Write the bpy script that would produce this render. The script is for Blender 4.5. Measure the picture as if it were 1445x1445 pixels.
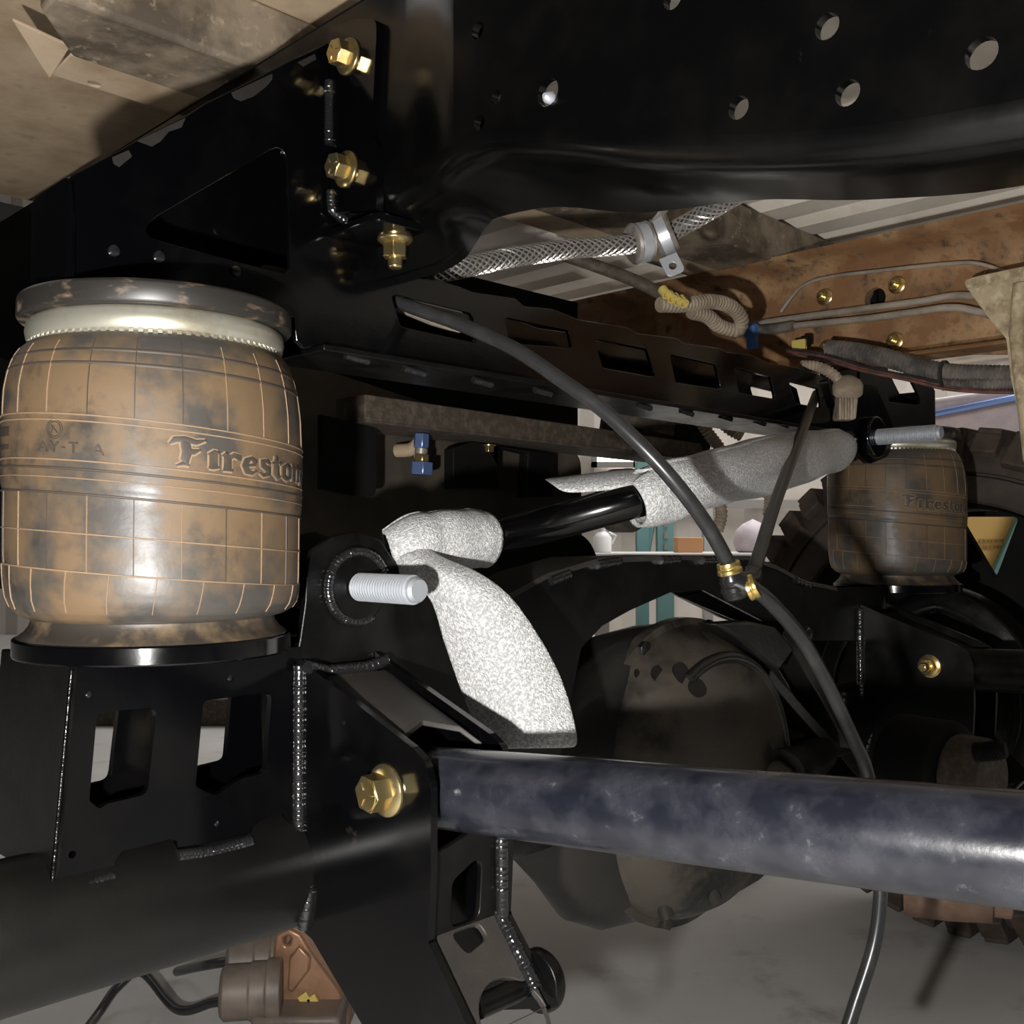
import bpy, bmesh, math, random
from mathutils import Vector, Matrix
from mathutils.geometry import delaunay_2d_cdt
random.seed(7)
for o in list(bpy.data.objects): bpy.data.objects.remove(o)
scene = bpy.context.scene
COL = scene.collection
PI = math.pi

# ------------------------------------------------------------------ camera, world, light, exposure
H = 0.70                     # camera height above the shop floor
F = 1445.0                   # focal length in photo pixels
PITCH = math.atan(37.5 / F)
cd = bpy.data.cameras.new('camera'); cam = bpy.data.objects.new('camera', cd); COL.objects.link(cam)
cd.sensor_width = 36; cd.sensor_height = 36; cd.lens = 36.0; cd.clip_start = 0.02; cd.clip_end = 200
cam.location = (0, 0, H); cam.rotation_euler = (PI / 2 + PITCH, 0, 0)
scene.camera = cam

w = bpy.data.worlds.new('shop_ambient'); scene.world = w; w.use_nodes = True
bg = w.node_tree.nodes['Background']; bg.inputs[0].default_value = (0.90, 0.95, 1.0, 1); bg.inputs[1].default_value = 0.008

def lamp(name, kind, loc, energy, color=(1, 1, 1), **kw):
    d = bpy.data.lights.new(name, kind); d.energy = energy; d.color = color
    for k, v in kw.items(): setattr(d, k, v)
    o = bpy.data.objects.new(name, d); COL.objects.link(o); o.location = loc
    return o
lamp('work_light', 'POINT', (-0.125, 0.07, H - 0.10), 46, (1.0, 0.97, 0.93), shadow_soft_size=0.012)
a_ = lamp('shop_ceiling_lamp', 'AREA', (2.0, 6.2, 4.4), 280, (1, 0.97, 0.92), size=3.0); a_.rotation_euler = (math.radians(-8), 0, 0)
b_ = lamp('left_fill_light', 'AREA', (-3.4, 2.6, 3.2), 12, (1, 0.98, 0.95), size=2.0)  # added unseen fill light from the left, not a known shop lamp
c_ = lamp('carton_fill_light', 'AREA', (4.2, 2.0, 3.2), 80, (1, 0.98, 0.95), size=1.5); c_.rotation_euler = (0, math.radians(35), 0)  # added unseen fill to brighten the yellow carton behind the far wheel
vs = scene.view_settings
vs.view_transform = 'Standard'; vs.look = 'None'; vs.gamma = 1.0; vs.exposure = 0.0; vs.use_curve_mapping = False

# ------------------------------------------------------------------ frames of reference
# truck frame: s runs across the truck from the near bag to the far bag, t runs along the truck, z is up from the camera's level
OX, OY = -0.2644, 0.7635
AX, AY = 0.7065, 0.7077
LX, LY = 0.7077, -0.7065
SFAR = 1.248
av = Vector((AX, AY, 0)); lv = Vector((LX, LY, 0)); zv = Vector((0, 0, 1))
def P(s, t, z): return Vector((OX + s * AX + t * LX, OY + s * AY + t * LY, H + z))
cp, sp = math.cos(PITCH), math.sin(PITCH)
def ray(u, v):
    x = (u - 722.5) / F; y = -(v - 722.5) / F
    return Vector((x, cp - y * sp, sp + y * cp))
def PT(u, v, t):              # pixel onto a plane t = const -> (s, z)
    d = ray(u, v); n = lv; k = (n.dot(Vector((OX, OY, 0))) + t) / n.dot(d); p = d * k
    q = Vector((p.x - OX, p.y - OY, 0)); return (q.dot(av), p.z)
def PS(u, v, s):              # pixel onto a plane s = const -> (t, z)
    d = ray(u, v); n = av; k = (n.dot(Vector((OX, OY, 0))) + s) / n.dot(d); p = d * k
    q = Vector((p.x - OX, p.y - OY, 0)); return (q.dot(lv), p.z)
def PD(u, v, dep):            # pixel at a known forward distance -> world
    d = ray(u, v); k = dep / d.y; p = d * k; return Vector((p.x, p.y, p.z + H))
def PF(u, v, z=-H):           # pixel onto a level plane -> world
    d = ray(u, v); k = z / d.z; p = d * k; return Vector((p.x, p.y, p.z + H))

# ------------------------------------------------------------------ materials
MATS = {}
def mat(name, base, rough=0.5, metal=0.0, base2=None, scale=20.0, lo=0.4, hi=0.6, rough2=None, bump=0.0, bscale=None,
        coat=0.0, detail=6.0, emit=None, estr=0.0, base3=None, scale3=None, lo3=0.5, hi3=0.7, stretch=None, voro=False, spec=0.5, bdist=0.002):
    if name in MATS: return MATS[name]
    m = bpy.data.materials.new(name); m.use_nodes = True; nt = m.node_tree; N = nt.nodes; LK = nt.links
    b = N['Principled BSDF']
    b.inputs['Base Color'].default_value = (*base, 1); b.inputs['Roughness'].default_value = rough; b.inputs['Metallic'].default_value = metal
    b.inputs['Coat Weight'].default_value = coat; b.inputs['Coat Roughness'].default_value = 0.12
    b.inputs['Specular IOR Level'].default_value = spec
    tc = N.new('ShaderNodeTexCoord'); src = tc.outputs['Object']
    if stretch:
        mp = N.new('ShaderNodeMapping'); mp.inputs['Scale'].default_value = stretch; LK.new(src, mp.inputs['Vector']); src = mp.outputs[0]
    def noise(sc, det=detail):
        n = N.new('ShaderNodeTexNoise'); n.inputs['Scale'].default_value = sc; n.inputs['Detail'].default_value = det; n.inputs['Roughness'].default_value = 0.62
        LK.new(src, n.inputs['Vector']); return n.outputs['Fac']
    def ramp(fac, l, h):
        r = N.new('ShaderNodeMapRange'); r.inputs['From Min'].default_value = l; r.inputs['From Max'].default_value = h; LK.new(fac, r.inputs['Value']); return r.outputs[0]
    col = None
    if base2:
        f = ramp(noise(scale), lo, hi)
        mx = N.new('ShaderNodeMix'); mx.data_type = 'RGBA'; LK.new(f, mx.inputs[0]); mx.inputs[6].default_value = (*base, 1); mx.inputs[7].default_value = (*base2, 1); col = mx.outputs[2]
        if rough2 is not None:
            mr = N.new('ShaderNodeMix'); LK.new(f, mr.inputs[0]); mr.inputs[2].default_value = rough; mr.inputs[3].default_value = rough2; LK.new(mr.outputs[0], b.inputs['Roughness'])
    if base3:
        f3 = ramp(noise(scale3 or scale * 3), lo3, hi3)
        m3 = N.new('ShaderNodeMix'); m3.data_type = 'RGBA'; LK.new(f3, m3.inputs[0]); m3.inputs[7].default_value = (*base3, 1)
        if col: LK.new(col, m3.inputs[6])
        else: m3.inputs[6].default_value = (*base, 1)
        col = m3.outputs[2]
    if col: LK.new(col, b.inputs['Base Color'])
    if bump:
        bp = N.new('ShaderNodeBump'); bp.inputs['Strength'].default_value = bump; bp.inputs['Distance'].default_value = bdist
        if voro:
            vn = N.new('ShaderNodeTexVoronoi'); vn.inputs['Scale'].default_value = bscale or 100; LK.new(src, vn.inputs['Vector']); LK.new(vn.outputs['Distance'], bp.inputs['Height'])
        else:
            LK.new(noise(bscale or scale), bp.inputs['Height'])
        LK.new(bp.outputs[0], b.inputs['Normal'])
    if emit:
        b.inputs['Emission Color'].default_value = (*emit, 1); b.inputs['Emission Strength'].default_value = estr
    MATS[name] = m; return m

M_black = mat('black_gloss_paint', (0.0012, 0.0012, 0.0016), 0.13, base2=(0.0045, 0.004, 0.0036), scale=9, lo=0.52, hi=0.85, rough2=0.3, base3=(0.035, 0.026, 0.02), scale3=22, lo3=0.69, hi3=0.76, bump=0.05, bscale=60, coat=0.25, spec=0.35)
M_rail = mat('black_rail_paint', (0.0012, 0.0012, 0.0013), 0.2, base2=(0.003, 0.0027, 0.0025), scale=14, lo=0.45, hi=0.75, rough2=0.28, bump=0.06, bscale=45, base3=(0.02, 0.016, 0.013), scale3=60, lo3=0.68, hi3=0.85, coat=0.1, spec=0.4)
M_satin = mat('black_satin_paint', (0.0025, 0.0025, 0.0026), 0.28, base2=(0.006, 0.0055, 0.005), scale=30, lo=0.4, hi=0.7, rough2=0.42, bump=0.08, bscale=260, coat=0.0, spec=0.3)
M_dusty = mat('black_dusty_paint', (0.025, 0.022, 0.019), 0.55, base2=(0.042, 0.037, 0.032), scale=16, lo=0.35, hi=0.7, bump=0.15, bscale=400)
M_diff = mat('black_cast_paint', (0.01, 0.0098, 0.0095), 0.28, base2=(0.022, 0.019, 0.016), scale=5, lo=0.42, hi=0.62, rough2=0.5, bump=0.25, bscale=130, coat=0.15)
M_weld = mat('black_weld_paint', (0.011, 0.011, 0.012), 0.13, coat=0.8, bump=0.2, bscale=300)
M_link = mat('blue_black_tube', (0.008, 0.009, 0.014), 0.22, base2=(0.05, 0.052, 0.064), scale=30, lo=0.42, hi=1.0, rough2=0.4, detail=15, base3=(0.16, 0.155, 0.15), scale3=60, lo3=0.64, hi3=0.86, bump=0.06, bscale=200, coat=0.25)
M_tan = mat('tan_dusty_steel', (0.34, 0.245, 0.155), 0.62, base2=(0.52, 0.41, 0.29), scale=9, lo=0.38, hi=0.64, base3=(0.15, 0.11, 0.075), scale3=18, lo3=0.58, hi3=0.8, bump=0.12, bscale=70)
M_bed = mat('pale_bed_steel', (0.66, 0.60, 0.52), 0.5, base2=(0.78, 0.73, 0.65), scale=5, lo=0.35, hi=0.65, base3=(0.45, 0.37, 0.28), scale3=11, lo3=0.58, hi3=0.85, bump=0.05, bscale=60)
M_hat = mat('dirty_brown_steel', (0.27, 0.215, 0.155), 0.75, base2=(0.085, 0.066, 0.046), scale=11, lo=0.4, hi=0.6, base3=(0.42, 0.35, 0.26), scale3=70, lo3=0.58, hi3=0.75, bump=0.2, bscale=150)
M_rust = mat('rusty_steel', (0.23, 0.115, 0.05), 0.7, base2=(0.52, 0.33, 0.17), scale=17, lo=0.46, hi=0.66, base3=(0.075, 0.042, 0.025), scale3=34, lo3=0.5, hi3=0.68, bump=0.25, bscale=120)
M_sand = mat('sand_coated_bracket', (0.42, 0.34, 0.22), 0.85, base2=(0.22, 0.16, 0.09), scale=40, lo=0.45, hi=0.65, base3=(0.56, 0.48, 0.35), scale3=90, lo3=0.52, hi3=0.7, bump=0.4, bscale=220)
M_rub = mat('muddy_rubber', (0.135, 0.088, 0.047), 0.62, base2=(0.058, 0.053, 0.047), scale=15, lo=0.44, hi=0.58, rough2=0.42, base3=(0.026, 0.023, 0.02), scale3=26, lo3=0.56, hi3=0.74, bump=0.12, bscale=90)
M_line = mat('mud_filled_seam', (0.23, 0.155, 0.095), 0.75)
M_dline = mat('dark_mould_seam', (0.06, 0.045, 0.034), 0.6)
M_letter = mat('raised_rubber_letter', (0.05, 0.042, 0.034), 0.45, base2=(0.1, 0.075, 0.05), scale=60, lo=0.5, hi=0.75)
M_pist = mat('muddy_black_piston', (0.035, 0.03, 0.025), 0.42, base2=(0.16, 0.11, 0.06), scale=24, lo=0.5, hi=0.68, rough2=0.6, bump=0.1, bscale=90)
M_plate = mat('worn_black_plate', (0.02, 0.018, 0.016), 0.4, base2=(0.17, 0.115, 0.075), scale=30, lo=0.56, hi=0.7, rough2=0.65, stretch=(1, 1, 3))
M_ring = mat('crimped_steel_ring', (0.62, 0.6, 0.5), 0.34, metal=0.75, base2=(0.4, 0.35, 0.24), scale=22, lo=0.5, hi=0.72)
M_zinc = mat('yellow_zinc', (0.72, 0.53, 0.2), 0.24, metal=0.95, base2=(0.6, 0.5, 0.28), scale=70)
M_brass = mat('brass_collet', (0.83, 0.6, 0.2), 0.25, metal=0.9)
M_steel = mat('bright_thread_steel', (0.58, 0.61, 0.66), 0.38, metal=0.6)
M_grey = mat('grey_clip_steel', (0.36, 0.34, 0.31), 0.38, metal=0.5, base2=(0.16, 0.14, 0.12), scale=50)
M_foam = mat('white_foam_sheet', (0.37, 0.37, 0.37), 0.5, base2=(0.66, 0.66, 0.66), scale=420, lo=0.44, hi=0.6, bump=0.5, bscale=620, voro=True, base3=(0.5, 0.49, 0.47), scale3=12, lo3=0.6, hi3=0.85)
M_hose = mat('black_nylon_hose', (0.022, 0.022, 0.023), 0.3, base2=(0.05, 0.048, 0.045), scale=40, lo=0.5, hi=0.8)
M_fit = mat('black_plastic_fitting', (0.014, 0.014, 0.014), 0.25)
M_braid = mat('steel_braid', (0.5, 0.48, 0.45), 0.35, metal=0.8)
M_braidcore = mat('braid_core', (0.03, 0.028, 0.026), 0.5)
M_loom = mat('dirty_loom', (0.06, 0.055, 0.05), 0.6, base2=(0.16, 0.14, 0.12), scale=30)
M_tanloom = mat('muddy_loom', (0.2, 0.155, 0.11), 0.75, base2=(0.34, 0.28, 0.21), scale=25, bump=0.2)
M_pipe = mat('dirty_grey_pipe', (0.22, 0.19, 0.155), 0.55, base2=(0.34, 0.29, 0.235), scale=20)
M_redwire = mat('muddy_red_wire', (0.16, 0.06, 0.045), 0.5, base2=(0.05, 0.035, 0.03), scale=60)
M_blue = mat('blue_clip_plastic', (0.06, 0.16, 0.42), 0.35)
M_yel = mat('yellow_clip_plastic', (0.6, 0.47, 0.13), 0.45)
M_bfit = mat('blue_steel_fitting', (0.2, 0.3, 0.6), 0.25, metal=0.7)
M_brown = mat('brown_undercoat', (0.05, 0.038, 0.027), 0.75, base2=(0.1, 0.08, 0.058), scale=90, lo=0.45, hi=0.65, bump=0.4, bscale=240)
M_matt = mat('matt_black_steel', (0.003, 0.003, 0.0033), 0.7, base2=(0.006, 0.0055, 0.005), scale=12, spec=0.2)
M_tankdust = mat('dusty_tank', (0.05, 0.042, 0.032), 0.55, base2=(0.09, 0.075, 0.055), scale=8)
M_tyre = mat('dusty_tyre_rubber', (0.045, 0.036, 0.03), 0.75, base2=(0.08, 0.06, 0.046), scale=14, bump=0.1)
M_lug = mat('muddy_tyre_lug', (0.085, 0.06, 0.045), 0.8, base2=(0.05, 0.038, 0.03), scale=30)
M_conc = mat('concrete', (0.46, 0.45, 0.44), 0.75, base2=(0.56, 0.55, 0.535), scale=2.2, lo=0.35, hi=0.65, base3=(0.32, 0.31, 0.30), scale3=6.5, lo3=0.57, hi3=0.75, bump=0.05, bscale=80)
M_wall = mat('beige_shop_cladding', (0.5, 0.45, 0.41), 0.7, base2=(0.58, 0.53, 0.48), scale=1.5)
M_girt = mat('grey_girt', (0.28, 0.26, 0.25), 0.6)
M_teal = mat('teal_rack_paint', (0.16, 0.33, 0.33), 0.5)
M_white = mat('white_plastic', (0.75, 0.75, 0.76), 0.5)
M_bench = mat('bench_top_grey', (0.5, 0.49, 0.48), 0.6)
M_card = mat('orange_cardboard', (0.55, 0.28, 0.13), 0.8)
M_yellowbox = mat('yellow_box_board', (0.85, 0.55, 0.18), 0.7)
M_ink = mat('box_print', (0.45, 0.27, 0.1), 0.8)
M_bag = mat('mauve_bag', (0.45, 0.4, 0.45), 0.6, base2=(0.6, 0.5, 0.52), scale=8)
M_glow = mat('daylight_window', (0.9, 0.9, 0.9), 0.5, emit=(1, 0.99, 0.97), estr=6.0)
M_calip = mat('caliper_grey', (0.12, 0.1, 0.085), 0.5, base2=(0.19, 0.15, 0.12), scale=14)
M_copper = mat('coppery_rotor', (0.45, 0.26, 0.16), 0.38, metal=0.6, base2=(0.3, 0.17, 0.1), scale=15)
M_rustpink = mat('pinkish_rust', (0.15, 0.09, 0.062), 0.75, base2=(0.23, 0.145, 0.105), scale=20, bump=0.15, bscale=120)
M_cover = mat('dusty_cast_cover', (0.055, 0.047, 0.037), 0.5, base2=(0.007, 0.0065, 0.006), scale=7, lo=0.47, hi=0.6, rough2=0.3, bump=0.2, bscale=160, base3=(0.07, 0.06, 0.047), scale3=120, lo3=0.55, hi3=0.8)
M_tube = mat('dusty_axle_tube', (0.004, 0.004, 0.004), 0.3, base2=(0.008, 0.007, 0.0058), scale=6, lo=0.42, hi=0.7, rough2=0.4, bump=0.08, bscale=300, spec=0.32)
M_patch = mat('brown_dirt_patch', (0.006, 0.0045, 0.0035), 0.8, base2=(0.012, 0.009, 0.007), scale=60)
M_thumb = mat('wiped_clean_paint', (0.008, 0.0075, 0.0075), 0.3)

# ------------------------------------------------------------------ mesh helpers
class MB:
    def __init__(self): self.v = []; self.f = []
    def add(self, verts, faces):
        n = len(self.v); self.v += [Vector(p) for p in verts]; self.f += [tuple(i + n for i in f) for f in faces]; return self
    def prism(self, loops, ext):
        """loops: outer + holes as 3-D points, extruded by vector ext, with walls."""
        loops = [[Vector(p) for p in lp] for lp in loops]
        flat = [p for lp in loops for p in lp]; n = len(flat); ext = Vector(ext)
        e_ = ext.normalized(); ax_ = (loops[0][1] - loops[0][0]); ax_ = (ax_ - e_ * ax_.dot(e_)).normalized(); ay_ = e_.cross(ax_)
        f2 = [Vector((p.dot(ax_), p.dot(ay_))) for p in flat]; ed = []; k0 = 0; l2 = []
        for lp in loops:
            m = len(lp); ed += [(k0 + i, k0 + (i + 1) % m) for i in range(m)]; l2.append(f2[k0:k0 + m]); k0 += m
        def inside(q, poly):
            r_ = False; j = len(poly) - 1
            for i in range(len(poly)):
                a, b = poly[i], poly[j]
                if (a.y > q.y) != (b.y > q.y) and q.x < (b.x - a.x) * (q.y - a.y) / (b.y - a.y) + a.x: r_ = not r_
                j = i
            return r_
        ov, oe, of, ovi, oei, ofi = delaunay_2d_cdt(f2, ed, [], 0, 1e-7, True)
        tris = []
        for t in of:
            q = (ov[t[0]] + ov[t[1]] + ov[t[2]]) / 3
            if inside(q, l2[0]) and not any(inside(q, h) for h in l2[1:]):
                t = tuple(ovi[i][0] if ovi[i] else -1 for i in t)
                if -1 not in t: tris.append(t)
        F_ = []
        for t in tris:
            nrm = (flat[t[1]] - flat[t[0]]).cross(flat[t[2]] - flat[t[0]])
            if nrm.dot(ext) > 0: t = (t[0], t[2], t[1])
            F_.append(tuple(t)); F_.append((t[0] + n, t[2] + n, t[1] + n))
        k = 0
        for li, lp in enumerate(loops):
            m = len(lp)
            for i in range(m):
                a, b = k + i, k + (i + 1) % m
                F_.append((a, b, b + n, a + n))
            k += m
        self.add(flat + [p + ext for p in flat], F_); return self
    def box(self, c, hx, hy, hz):
        c = Vector(c); hx, hy, hz = Vector(hx), Vector(hy), Vector(hz)
        vs_ = [c + sx * hx + sy * hy + sz * hz for sx in (-1, 1) for sy in (-1, 1) for sz in (-1, 1)]
        self.add(vs_, [(0, 1, 3, 2), (4, 6, 7, 5), (0, 4, 5, 1), (2, 3, 7, 6), (0, 2, 6, 4), (1, 5, 7, 3)]); return self
    def tube(self, pts, rad, seg=14, caps=True):
        pts = [Vector(p) for p in pts]; n = len(pts)
        if not hasattr(rad, '__len__'): rad = [rad] * n
        base = len(self.v); T0 = (pts[1] - pts[0]).normalized()
        u = T0.orthogonal().normalized()
        for i in range(n):
            T = (pts[min(i + 1, n - 1)] - pts[max(i - 1, 0)]).normalized()
            u = (u - T * u.dot(T)).normalized(); w_ = T.cross(u)
            for k in range(seg):
                a = 2 * PI * k / seg; self.v.append(pts[i] + rad[i] * (math.cos(a) * u + math.sin(a) * w_))
        for i in range(n - 1):
            for k in range(seg):
                a = base + i * seg + k; b = base + i * seg + (k + 1) % seg
                self.f.append((a, b, b + seg, a + seg))
        if caps:
            self.f.append(tuple(base + k for k in reversed(range(seg)))); self.f.append(tuple(base + (n - 1) * seg + k for k in range(seg)))
        return self
    def lathe(self, prof, c, axis=(0, 0, 1), seg=48, warp=None, close=False, xdir=None):
        """prof: (h, r) along axis from point c."""
        c = Vector(c); A = Vector(axis).normalized()
        X = Vector(xdir).normalized() if xdir else A.orthogonal().normalized(); Y = A.cross(X); base = len(self.v)
        for (h, r) in prof:
            for k in range(seg):
                a = 2 * PI * k / seg; p = c + A * h + r * (math.cos(a) * X + math.sin(a) * Y)
                self.v.append(warp(p) if warp else p)
        n = len(prof)
        for i in range(n - 1):
            for k in range(seg):
                a = base + i * seg + k; b = base + i * seg + (k + 1) % seg
                self.f.append((a, b, b + seg, a + seg))
        if not close:
            self.f.append(tuple(base + k for k in reversed(range(seg)))); self.f.append(tuple(base + (n - 1) * seg + k for k in range(seg)))
        else:
            for k in range(seg):
                a = base + (n - 1) * seg + k; b = base + (n - 1) * seg + (k + 1) % seg
                self.f.append((a, b, base + (k + 1) % seg, base + k))
        return self
    def grid(self, rows):
        m = len(rows[0]); base = len(self.v)
        for r in rows: self.v += [Vector(p) for p in r]
        for i in range(len(rows) - 1):
            for j in range(m - 1):
                a = base + i * m + j; self.f.append((a, a + 1, a + m + 1, a + m))
        return self

def tag(o, label=None, cat=None, group=None, kind=None):
    if label: o['label'] = label
    if cat: o['category'] = cat
    if group: o['group'] = group
    if kind: o['kind'] = kind
    return o
def thing(name, loc, label, cat, group=None, kind=None):
    o = bpy.data.objects.new(name, None); COL.objects.link(o); o.location = loc; o.empty_display_size = 0.05
    return tag(o, label, cat, group, kind)
def wloc(o):
    p = Vector(o.location)
    while o.parent: o = o.parent; p = p + Vector(o.location)
    return p
def obj(name, mb, m, parent=None, bevel=0.0, smooth=40, label=None, cat=None, group=None, kind=None, solid=0.0, sub=0, seg=2):
    me = bpy.data.meshes.new(name)
    if parent: org = wloc(parent)
    else:
        org = Vector((sum(v.x for v in mb.v) / len(mb.v), sum(v.y for v in mb.v) / len(mb.v), min(v.z for v in mb.v)))
    me.from_pydata([v - org for v in mb.v], [], mb.f); me.update()
    bm = bmesh.new(); bm.from_mesh(me); bmesh.ops.recalc_face_normals(bm, faces=bm.faces); bm.to_mesh(me); bm.free()
    if smooth: me.shade_smooth(); me.set_sharp_from_angle(angle=math.radians(smooth))
    me.materials.append(m)
    o = bpy.data.objects.new(name, me); COL.objects.link(o)
    if parent: o.parent = parent
    else: o.location = org
    if solid:
        md = o.modifiers.new('thickness', 'SOLIDIFY'); md.thickness = solid; md.offset = 0
    if sub:
        md = o.modifiers.new('round', 'SUBSURF'); md.levels = sub; md.render_levels = sub
    if bevel:
        md = o.modifiers.new('edge', 'BEVEL'); md.width = bevel; md.segments = seg; md.limit_method = 'ANGLE'; md.angle_limit = math.radians(40); md.use_clamp_overlap = True
    return tag(o, label, cat, group, kind)
def dup(o, name=None, parent=None):
    c = o.copy(); COL.objects.link(c)
    if parent: c.parent = parent
    for ch in list(o.children): dup(ch, None, c)
    return c
def fillet(pts, r, n=5):
    """round the corners of a closed 2-D polygon; r a number or one per corner."""
    out = []; m = len(pts)
    for i in range(m):
        p = Vector(pts[i]); a = Vector(pts[i - 1]); b = Vector(pts[(i + 1) % m]); ri = r[i] if hasattr(r, '__len__') else r
        if ri <= 0: out.append(p); continue
        da = (a - p); db = (b - p); la, lb = da.length, db.length; da /= la; db /= lb
        ang = da.angle(db)
        if ang > 3.0: out.append(p); continue
        d = min(ri / math.tan(ang / 2), la * 0.48, lb * 0.48)
        q0 = p + da * d; q1 = p + db * d
        for k in range(n + 1):
            tt = k / n; out.append((1 - tt) ** 2 * q0 + 2 * tt * (1 - tt) * p + tt ** 2 * q1)
    return out
def circ(c, r, n=20, ry=None):
    return [(c[0] + r * math.cos(2 * PI * k / n), c[1] + (ry or r) * math.sin(2 * PI * k / n)) for k in range(n)]
def catmull(pts, n=8):
    pts = [Vector(p) for p in pts]; out = []
    q = [2 * pts[0] - pts[1]] + pts + [2 * pts[-1] - pts[-2]]
    for i in range(1, len(q) - 2):
        for k in range(n):
            t = k / n; p0, p1, p2, p3 = q[i - 1:i + 3]
            out.append(0.5 * ((2 * p1) + (p2 - p0) * t + (2 * p0 - 5 * p1 + 4 * p2 - p3) * t * t + (3 * p1 - p0 - 3 * p2 + p3) * t ** 3))
    out.append(pts[-1]); return out
def resample(pts, step):
    out = [pts[0]]; acc = 0
    for a, b in zip(pts, pts[1:]):
        L = (b - a).length; d = step - acc
        while d <= L: out.append(a.lerp(b, d / L)); d += step
        acc = (acc + L) % step if L else acc
    return out
def pxT(pl, t): return [PT(u, v, t) for u, v in pl]
def pxS(pl, s): return [PS(u, v, s) for u, v in pl]
def plateT(loops, t, th):            # loops of (s,z), front face on plane t, thickness away from the camera
    return MB().prism([[P(s, t, z) for s, z in lp] for lp in loops], -lv * th)
def plateS(loops, s, th):            # loops of (t,z), front face on plane s
    return MB().prism([[P(s, t, z) for t, z in lp] for lp in loops], av * th)
def weld(path, r, up=None, step=None):
    """rippled weld bead along a world path"""
    p = resample([Vector(q) for q in path] if len(path) > 2 else [Vector(path[0]).lerp(Vector(path[1]), k / 60) for k in range(61)], (step or r * 0.8) / 4)
    rad = [r * (0.96 + 0.08 * ((i % 4) / 3.0)) * (1 + 0.05 * random.uniform(-1, 1)) for i in range(len(p))]
    return MB().tube(p, rad, 10)

def hexbolt(c, n, r, h, parent, m, name='bolt', washer=True, tip=0.0, marks=True, label=None):
    """flange bolt or nut: n points out of the surface at c."""
    n = Vector(n).normalized(); X = n.orthogonal().normalized(); Y = n.cross(X); c = Vector(c)
    mb = MB()
    def ring(h_, rr, k=6, ph=0.3): return [c + n * h_ + rr * (math.cos(2 * PI * i / k + ph) * X + math.sin(2 * PI * i / k + ph) * Y) for i in range(k)]
    w_h = h * 0.28 if washer else 0
    A = ring(w_h * 0.6, r); B = ring(h, r)
    top = ring(h + r * 0.07, r * 0.8, 18)
    mb.prism([A], n * (h - w_h * 0.6)); mb.prism([ring(h - 0.0004, r * 0.83, 18)], n * r * 0.07)
    if marks:
        for k in range(3):
            a = 2 * PI * k / 3 + 0.5; d = math.cos(a) * X + math.sin(a) * Y
            mb.box(c + n * (h + r * 0.07) + d * r * 0.48, d * r * 0.22, n.cross(d) * r * 0.035, n * r * 0.03)
    if tip: mb.tube([c + n * h * 0.9, c + n * (h + tip * 0.85), c + n * (h + tip)], [r * 0.56, r * 0.56, r * 0.44], 16)
    o = obj(name, mb, m, parent, bevel=r * 0.06, label=label)
    if washer:
        w2 = MB().lathe([(0, r * 1.42), (w_h * 0.45, r * 1.4), (w_h, r * 1.12)], c, n, 28)
        obj('washer', w2, m, o, bevel=r * 0.03)
    return o
def stud(p0, p1, r, pitch, parent, m, label=None, name='stud'):
    """dark rooted threaded rod: a core with bright thread crests as its own piece"""
    p0, p1 = Vector(p0), Vector(p1); L = (p1 - p0).length; d = (p1 - p0).normalized()
    o = obj(name, MB().tube([p0, p0 + d * (L - r * .25), p1], [r * .86, r * .86, r * .7], 28), m, parent, smooth=30, label=label)
    mb_ = MB(); n = int((L - r * .3) / pitch)
    for i in range(n):
        h = i * pitch + pitch * .3; mb_.lathe([(h, r * .84), (h + pitch * .22, r), (h + pitch * .42, r), (h + pitch * .64, r * .84)], p0, d, 28, close=True)
    obj('thread', mb_, m, o, smooth=20); return o
def corrugated(pts, r, pitch=0.005, amp=0.14, seg=14):
    p = resample(catmull(pts, 24), pitch / 4)
    return MB().tube(p, [r * (1 + amp * (0, 1, 1, 0)[i % 4] - amp / 2) for i in range(len(p))], seg)

# ================================================================== the shop (setting)
mb = MB().add([(-9, -4, 0), (14, -4, 0), (14, 13, 0), (-9, 13, 0)], [(0, 1, 2, 3)])
obj('floor', mb, M_conc, kind='structure', label='grey mottled concrete workshop floor', smooth=0)
WY = 7.5
rows = []
xs = [-9 + 0.1 * i for i in range(231)]
mb = MB().grid([[(x, WY - (0.03 if (i // 2) % 3 == 0 else 0.0), z) for i, x in enumerate(xs)] for z in (0.0, 4.6)])
wb = obj('wall_back', mb, M_wall, kind='structure', label='pale ribbed steel wall of the workshop', smooth=0)
for z in (0.95, 2.1):
    obj('girt_rail', MB().box((2.5, WY - 0.06, z), (11, 0, 0), (0, 0.03, 0), (0, 0, 0.03)), M_girt, wb)
mb = MB().add([(-9, -4, 4.6), (14, -4, 4.6), (14, WY, 4.6), (-9, WY, 4.6)], [(0, 3, 2, 1)])
obj('ceiling', mb, M_girt, kind='structure', label='dark workshop roof above', smooth=0)
# windows of the back wall (bright daylight seen under the truck)
for i, (u0, u1) in enumerate(((842, 893), (950, 996))):
    a = PD(u0, 652, WY - 0.07); b = PD(u1, 628, WY - 0.07)
    c = (a + b) / 2; hx = (b.x - a.x) / 2; hz = (b.z - a.z) / 2
    wn = obj('window_%d' % (i + 1), MB().box(c, (hx, 0, 0), (0, 0.01, 0), (0, 0, hz)), M_glow, kind='structure', label='bright daylight window in the workshop wall')
    fr = MB()
    for sg in (-1, 1):
        fr.box(c + Vector((sg * (hx + 0.02), -0.01, 0)), (0.02, 0, 0), (0, 0.02, 0), (0, 0, hz + 0.04)); fr.box(c + Vector((0, -0.01, sg * (hz + 0.02))), (hx + 0.04, 0, 0), (0, 0.02, 0), (0, 0, 0.02))
    obj('window_frame', fr, M_girt, wn)

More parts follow.
